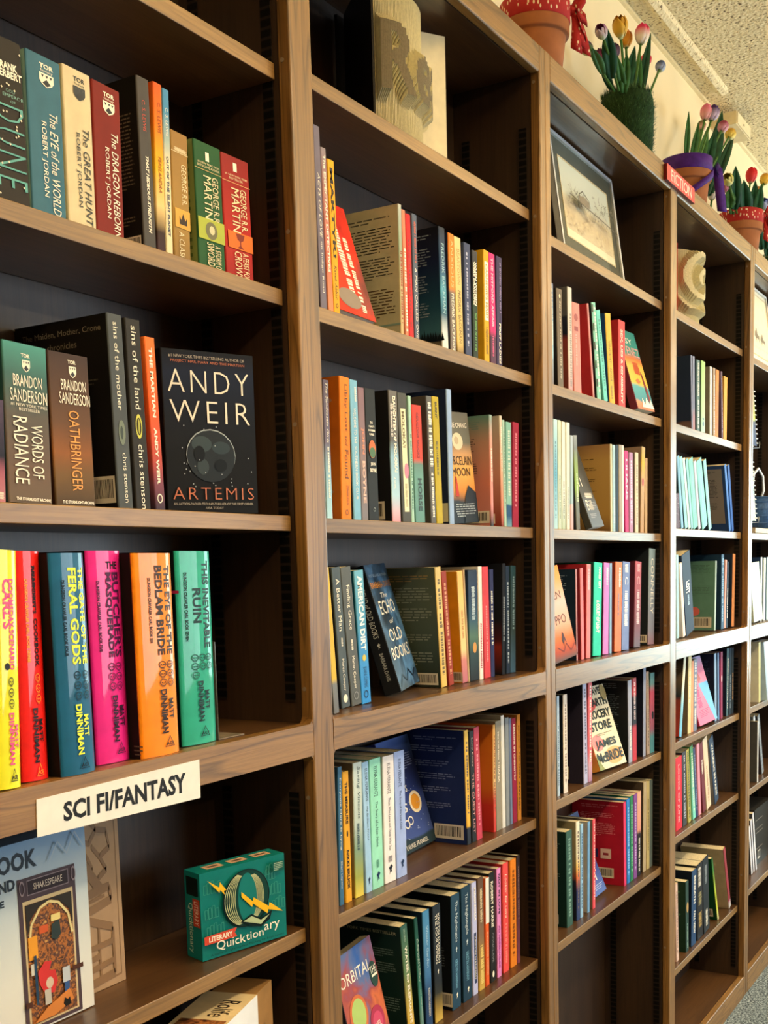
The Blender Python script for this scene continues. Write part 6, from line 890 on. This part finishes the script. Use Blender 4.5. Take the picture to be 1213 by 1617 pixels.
def leaf(t,base,tip,width,m,fold=.35,side=(.55,-.83,0),bend=.0):
    width*=1.7; base=Vector(base); tip=Vector(tip); n=9; L=[];C=[];Rr=[]; s=Vector(side).normalized(); d=tip-base; out=Vector((-.83,-.55,0))
    for i in range(n):
        f=i/(n-1); p=base+d*f+s*bend*math.sin(math.pi*f); wd=width*(.30+.70*math.sin(math.pi*(.08+f*.72)))*(1-f**3.5)+.0006
        L.append(p-s*wd+out*fold*wd); C.append(p); Rr.append(p+s*wd+out*fold*wd)
    mb=MB(); mb.strip(L,C,m,.0006); mb.strip(C,Rr,m,.0006); mb.build('leaf',t)
def pot_arrangement(label,x,y,rt,rb,h,band,blooms,leaves,bow=None,grass=False):
    t=thing('flower_pot',label,'flower pot',(x,y,TOP+.0005),group='pots along the bookcase top')
    if not grass:
        pot_body(t,rt,rb,h)
        if band: rim_band(t,rt,h,band)
    else:
        mb=MB(); mb.lathe([(0,0),(rb*.97,0),(rt*.97,h*.8),(rt*.85,h*.97),(0,h)],M('#24401f',rough=.9,var=.3),32); mb.build('pot',t)
        rg=random.Random(7); mb=MB(); gs=[M(c,rough=.7) for c in ('#2c4a24','#1c3018','#47683a','#5c7c4c')]
        for i in range(5200):
            a=rg.uniform(0,2*math.pi); z=h*rg.random()**.8; r_=(rb+(rt-rb)*min(z/h/.8,1))*.96
            if z>h*.8: r_*=1-.25*(z/h-.8)/.2
            if i%4==0: r_*=rg.random()**.5; z=h*.97
            p=Vector((r_*math.cos(a),r_*math.sin(a),z)); o=Vector((math.cos(a),math.sin(a),0)); dd=(o*rg.uniform(.3,1)+Vector((rg.uniform(-.5,.5),rg.uniform(-.5,.5),rg.uniform(.1,1.1)))).normalized()*rg.uniform(.008,.016)
            if i%4==0: dd=Vector((rg.uniform(-.4,.4),rg.uniform(-.4,.4),1)).normalized()*.018
            s=dd.cross(Vector((0,0,1))).normalized()*.0007
            mb.face([p-s,p+s,p+dd],gs[rg.randrange(4)])
        tag(mb.build('grass_cover',t),kind='stuff')
    zb=h*.9
    for (bx,by,bz,c,tc_,sz) in blooms: tulip_meshes(t,(bx*.35,by*.35,zb),(bx,by,bz-sz*1.0),c,tc_,sz)
    for (bx,by,tx,ty,tz,wd,k) in leaves: leaf(t,(bx,by,zb),(tx,ty,tz),wd,LEAF if k==0 else LEAF2)
    if bow: bow(t,rt,h)
    return t
def red_bow(t,rt,h):
    a=R(-62); c=Vector((rt*math.cos(a)+.004,rt*math.sin(a)-.002,h*.95)); mb=MB()
    def loop(dirx,dz,ln,w):
        pts=[(0,0),(ln*.5,.35*dz),(ln,.2*dz),(ln*.9,-.15*dz),(ln*.4,-.2*dz),(0,0)]
        mb.strip([c+Vector((p[0]*dirx[0],p[0]*dirx[1]-.002*i,p[1]+p[0]*dirx[2]+w/2)) for i,p in enumerate(pts)],[c+Vector((p[0]*dirx[0],p[0]*dirx[1]-.004-.002*i,p[1]+p[0]*dirx[2]-w/2)) for i,p in enumerate(pts)],BAND,.0012)
    loop((.35,-.5,.7),.03,.040,.017); loop((.30,-.35,-.95),.03,.055,.022); loop((.55,-.5,-.5),.03,.040,.020)
    for (dx,dy,L_,w) in ((.020,-.022,.080,.026),(.004,-.010,.078,.024),(.012,-.016,.066,.022)):
        n=7; Lp=[];Rp=[]
        for i in range(n):
            f=i/(n-1); p=c+Vector((dx*f+.004*math.sin(5*f),dy*f**.5-.002,-L_*f)); ww=w*(.45+.55*f)/2; Lp.append(p-Vector((ww*.5,-ww*.86,-.2*ww))); Rp.append(p+Vector((ww*.5,-ww*.86,-ww*(.9 if i==n-1 else .2))))
        mb.strip(Lp,Rp,BAND,.001)
    mb.raw([c+Vector(v)*.010 for v in ((1,0,0),(0,-1.2,0),(-1,0,0),(0,1,0),(0,0,1.2),(0,0,-1.2))],[(0,4,1),(1,4,2),(2,4,3),(3,4,0),(1,5,0),(2,5,1),(3,5,2),(0,5,3)],BAND,True)
    mb.build('bow',t)
def purple_bow(t,rt,h):
    a=R(-60); c=Vector((rt*math.cos(a)+.003,rt*math.sin(a)-.004,h*.86)); mb=MB()
    n=8; Lp=[];Rp=[]                                          # tail wrapping down and across the pot front
    for i in range(n):
        f=i/(n-1); aa=R(-60-100*f); rr=rt+.004-max(0,f-.6)*.022; z=h*(.86-.50*f); p=Vector((rr*math.cos(aa),rr*math.sin(aa),z)); Lp.append(p+Vector((0,0,.010))); Rp.append(p-Vector((0,0,.010)))
    mb.strip(Lp,Rp,PURP,.001)
    Lp=[];Rp=[]
    for i in range(n):
        f=i/(n-1); p=c+Vector((.010+.010*f,-.010-.012*f,.006-.118*f)); ww=.014; Lp.append(p-Vector((ww*.5,-ww*.86,0))); Rp.append(p+Vector((ww*.5,-ww*.86,-.004*f)))
    mb.strip(Lp,Rp,PURP,.001)
    for s_ in (1,-1):
        pts=[(0,0),(.014,.016*s_),(.026,.010*s_),(.028,-.004),(.012,-.006),(0,0)]
        mb.strip([c+Vector((p[0],-.006-.3*p[0],p[1]+.008)) for p in pts],[c+Vector((p[0],-.010-.3*p[0],p[1]-.008)) for p in pts],M('#331260',rough=.55,var=.15),.0012)
    mb.build('bow',t)
pot_arrangement('terracotta pot with a red leaf print cloth and bow, nearest on the bookcase top',1.815,.105,.071,.05,.176,BAND,[],[],red_bow)
pot_arrangement('pot covered in artificial grass holding mixed fake tulips, second on the bookcase top',2.3750,0.1050,0.07,0.064,0.185,None,[(-0.2402,-0.03,0.2415,'#c8b4b8','#8c3c70',0.017),(-0.1215,-0.03,0.2897,'#d8a838','#c48c20',0.022),(0.0553,0.02,0.3419,'#d8942c','#c0741c',0.02),(0.0498,-0.02,0.3408,'#e8d8c8','#d8305c',0.022),(0.2621,0.04,0.3771,'#c82848','#b81c3c',0.018),(0.3192,0.02,0.3762,'#98a4c0','#40507c',0.017),(-0.0806,0.03,0.2541,'#7c2c4c','#5c1c38',0.017),(-0.2467,0,0.2135,'#5c7c3c','#4c1c4c',0.017),(0.0363,0.04,0.3127,'#6c5468','#3c2440',0.016)],[(-0.1581,-0.0175,-0.2331,-0.035,0.2498,0.011,0),(-0.193,-0.01,-0.2867,-0.02,0.1902,0.008,1),(-0.0629,-0.015,-0.0819,-0.03,0.2468,0.008,1),(-0.0443,-0.01,0.0068,-0.02,0.2998,0.008,0),(0.0497,0,0.0645,0,0.2906,0.007,0),(0.093,0.01,0.2494,0.02,0.4285,0.008,0),(-0.0489,-0.01,-0.1206,-0.02,0.2312,0.007,1),(-0.0969,0.005,-0.1429,0.01,0.2061,0.007,0),(0.0738,0,0.0986,0,0.3331,0.007,1),(0.1184,-0.01,0.1136,-0.02,0.2341,0.009,1)],None,True)
pot_arrangement('terracotta pot with a purple ribbon and mixed fake tulips, beside the red sign',2.8800,0.1050,0.072,0.052,0.168,PURP,[(0.1151,-0.02,0.3363,'#e0a0a0','#e0708c',0.022),(0.1283,-0.035,0.3355,'#b8a4c0','#3c1c5c',0.022),(0.2943,-0.02,0.3576,'#c88ca0','#8c2448',0.02),(0.4583,0,0.3928,'#d8c060','#c89830',0.021),(0.2502,0.03,0.3545,'#d0a090','#6c5c34',0.017),(0.4726,0.03,0.3722,'#d8b098','#d89c84',0.014)],[(-0.0384,-0.01,-0.0429,-0.02,0.2883,0.005,1),(0.2363,0.01,0.4557,0.02,0.4577,0.015,0),(0.1193,-0.01,0.2312,-0.02,0.3219,0.012,0),(0.267,0.005,0.5666,0.01,0.4236,0.011,0),(0.0045,-0.01,0.0572,-0.02,0.292,0.006,1),(0.2887,0.015,0.4276,0.03,0.3724,0.008,0),(0.1017,0,0.2199,0,0.3317,0.009,1)],purple_bow,False)
pot_arrangement('terracotta pot with a red leaf print cloth, farther, holding red and yellow tulips',3.5000,0.1050,0.071,0.05,0.176,BAND,[(-0.2255,-0.02,0.2287,'#d8cc78','#b0a034',0.021),(0.0385,-0.02,0.304,'#d84040','#c81c24',0.023),(0.2666,-0.01,0.3633,'#d8b040','#c89028',0.022),(0.3018,0.02,0.3396,'#d8a060','#c08440',0.018),(-0.0964,0.02,0.2393,'#b87484','#9c3c5c',0.016)],[(-0.1228,-0.01,-0.1499,-0.02,0.2841,0.013,0),(0.0152,-0.01,-0.0444,-0.02,0.2696,0.016,0),(0.1499,0,0.1905,0,0.3363,0.013,0),(0.1266,-0.01,0.1978,-0.02,0.3219,0.012,0),(-0.147,0,-0.1487,0,0.2181,0.012,1),(-0.0776,0.01,-0.026,0.02,0.2799,0.009,1)],red_bow,False)
pot_arrangement('dark green grass covered pot with a blue tulip, cut by the right picture edge',3.9900,0.1050,0.072,0.066,0.135,None,[(-0.2337,-0.02,0.2694,'#a8b0d0','#3c4c9c',0.02),(-0.1489,0.02,0.3021,'#d86868','#c03040',0.014)],[(-0.2169,-0.015,-0.3027,-0.03,0.223,0.012,0),(-0.1144,0,-0.1188,0,0.2886,0.012,0),(-0.2094,0,-0.2498,0,0.2475,0.008,0)],None,True)


t=thing('fake_tulip','pair of small cream and yellow fake tulips between the purple and red banded pots','flower',(3.205,.150,TOP+.0045))
tulip_meshes(t,(.02,0,0),(0.0668,-.01,0.1650),'#d8ccc0','#c8b8a8',.020); tulip_meshes(t,(.03,0.005,0),(0.1349,.005,0.2085),'#d0b878','#8c6c3c',.019)

g5='items at the right picture edge'
row_book('novels on the rail shelf of the far right bay',3.485,.064,1.2703,.026,.215,0,.115,0,'tan paperback behind a pale display book, rail shelf of the far right bay','#a8875c','#3c3428',[E_('S','q',.3,.7,.1,.9,'#d8c8a0')])
row_book('novels on the rail shelf of the far right bay',3.560,.04,1.2703,.018,.222,0,.14,0,'ice white spine nearest the tan one, rail shelf of the far right bay','#d4e4ec','#24406c',[])
row_book('novels on the rail shelf of the far right bay',3.604,.04,1.2703,.026,.220,0,.14,0,'wide white spine, second from the tan one, far right bay','#e0e8e4','#8ca0a8',[E_('S','q',.3,.6,.1,.8,'#a8b4b0')])
row_book('novels on the rail shelf of the far right bay',3.650,.04,1.2703,.024,.222,0,.14,0,'pale blue spine cut by the picture edge, rail shelf, far right bay','#b8d4e4','#5c7c9c',[])
turned_book((3.415,.036,1.2720),-90,3,-4,.128,.20,.009,'pale green display book with only its corner showing, rail shelf, far right bay',g,'#b8c8c0','#c4d4cc',[E_('R','P',.4,.95,.6,.95,'#7c948c'),E_('R','e',.3,.9,.1,.5,'#9cb4ac')],True)
t=thing('wire_rack','thin wire display rack holding two spiral notebooks, far right bay','rack',(3.50,.10,1.5932))
mb=MB(); wm=M('#8c9498',rough=.3,metal=.8)
for x in (-.05,.07): mb.tube([(x,0,0),(x,.02,.25),(x,.03,.50)],.002,wm)
for z in (.02,.275): mb.tube([(-.06,-.045,z+.02),(-.06,-.045,z),(-.05,0,z),(.07,0,z),(.08,-.045,z),(.08,-.045,z+.02)],.002,wm); 
mb.tube([(-.05,-.0,.003),(.07,-.0,.003)],.002,wm); mb.build('wire_frame',t)
def notebook(label,loc,h,cov,pat):
    t=thing('spiral_notebook',label,'notebook',loc,(R(-4),0,0),'spiral notebooks in the wire rack')
    mb=MB(); mb.box(0,.10,0,.001,0,h,cov); draw(mb,lambda p,q,l:(.10*p,-.0002*l,h*(1-q)),pat,.10/h); mb.box(0,.10,.010,.0115,0,h,M('#c8c8c4')); mb.build('covers',t)
    mb=MB(); mb.box(.002,.097,.0012,.0098,.002,h-.002,PAGE_W); mb.build('pages',t)
    mb=MB()
    for i in range(int(h/.016)):
        z=.01+.016*i; mb.tube([(.100+.009*math.cos(u),.0055+.009*math.sin(u),z) for u in [k*math.pi/5 for k in range(11)]],.0022,M('#e4e8ec',rough=.35),5)
    mb.build('spiral_binding',t)
notebook('blue and lime spiral notebook, upper of two in the wire rack',(3.472,.062,1.873),.20,G(((0,'#2c3c68'),(.4,'#2c3c60'),(.45,'#c8d44c'),(.8,'#d4d8a0'),(1,'#e4e4e0'))),[E_('S','e',.1,.5,.4,.6,'#d83468'),E_('S','r',.5,.9,.3,.5,'#dce048')])
notebook('grey photo print spiral notebook, lower of two in the wire rack',(3.472,.062,1.6182),.215,NZ(['#2c3838','#6c8480','#b8c8c4','#e0ece8','#4c5c58'],scale=45),[])
t=thing('book','tan hardcover lying flat under the wire rack, far right bay','book',(3.43,.03,1.5725))
mb=MB(); tm=M('#cbb083',rough=.5); mb.box(0,.37,0,.14,0,.002,tm); mb.box(0,.37,0,.14,.018,.02,tm); mb.box(0,.37,-.0,.002,0,.02,tm); mb.build('cover',t); mb=MB(); mb.box(.003,.367,.003,.137,.002,.018,PAGE_W); mb.build('pages',t)
t=thing('handled_basket','blue woven basket with a white handle, far right bay','basket',(3.715,.100,1.5932))
mb=MB(); bm_=M('#2c4c74',rough=.6,var=.3,scale=120); mb.lathe([(0,0),(.060,0),(.073,.11),(.070,.11),(.058,.004),(0,.004)],bm_,28)
for z in (.02,.045,.07,.095,.11): mb.lathe([(.060+.012*z/.11-.001,z-.003),(.064+.012*z/.11,z),(.060+.012*z/.11-.001,z+.003)],bm_,28)
mb.build('body',t); mb=MB(); mb.tube([(-.072,0,.10),(-.082,-.01,.14),(-.07,-.01,.19),(0,-.01,.215),(.07,-.01,.19),(.082,-.01,.14),(.072,0,.10)],.0045,M('#dce4ec',rough=.4)); mb.build('handle',t)
turned_book((3.545,.06,.9905),-90,0,-4,.20,.205,.05,'large pale blue boxed gift book, below the rail of the far right bay',g,'#9cb4cc',G(((0,'#8c98a8'),(.2,'#a0b4d0'),(.7,'#a8c4d8'),(1,'#c8d4f0'))),[E_('R','ring',.5,1.0,.0,.25,'#8ca0c8'),E_('R','poly',.02,.3,.08,.4,'#dcecf0',[(0,0),(1,.2),(.7,1),(.3,.6)]),E_('R','q',.2,.5,.5,.8,'#7c94b0'),E_('R','P',.1,.8,.72,.85,'#7c90a8')],True)
row_book('items below the rail of the far right bay',3.508,.03,.9903,.026,.21,-.05,.14,0,'pale yellow paperback leaning beside the blue gift book, far right bay','#dcd8a0','#e4e4d4',[])
row_book('items below the rail of the far right bay',3.497,.03,.7103,.012,.215,0,.15,0,'dark grey book with a white edge, second shelf below the far right rail','#e0e0e0','#4c4c4c',[])
row_book('items below the rail of the far right bay',3.575,.05,.7103,.022,.235,-.26,.128,0,'pale grey book leaning left beside the dark grey one, far right bay','#c8ccd0','#8c949c',[])
row_book('items below the rail of the far right bay',3.655,.05,.7103,.026,.235,-.34,.128,0,'ribbed grey book leaning steeply at the right picture edge','#8c949c','#3c3438',[E_('S','bars',0,1,.02,.98,'#6c7480')])
for i,(x,l) in enumerate(((3.555,'first'),(3.585,'second'),(3.618,'third'))):
    row_book('leaning white books on the lowest far right shelf',x,.06,.3603,.016,.19+.02*i,-.26,.12,0,'white book leaning left, %s of three on the lowest far right shelf'%l,'#dcdce4','#4c4c54',[])
t=thing('board_game_box','dark board game box with pale stripes, lowest shelf of the far right bay','game box',(3.652,.075,.3605))
mb=MB(); mb.box(0,.25,0,.09,0,.215,M('#2c2824',rough=.45)); draw(mb,lambda p,q,l:(.25*p,-.0002*l,.215*(1-q)),[E_('S','r',.06,.5,a,a+.012,'#8c8478') for a in (.2,.35,.42,.7)]+[E_('S','k',.2,.35,.75,.9,'#d0c8b8')],1.1); mb.build('box_shell',t)

# the old sprinkler box and patch where wall meets ceiling
b=MB(); b.box(3.52,3.70,.128,RY1-.0005,2.930,2.972,M('#d8c8a0',rough=.5)); b.box(3.525,3.695,.124,.128,2.933,2.969,M('#e0d0a8',rough=.5)); b.box(3.60,3.607,.1225,.124,2.945,2.952,M('#4c4030'))
tag(b.build('conduit_box',bevel=.003),'cream rectangular conduit box on the wall under the ceiling','conduit box')
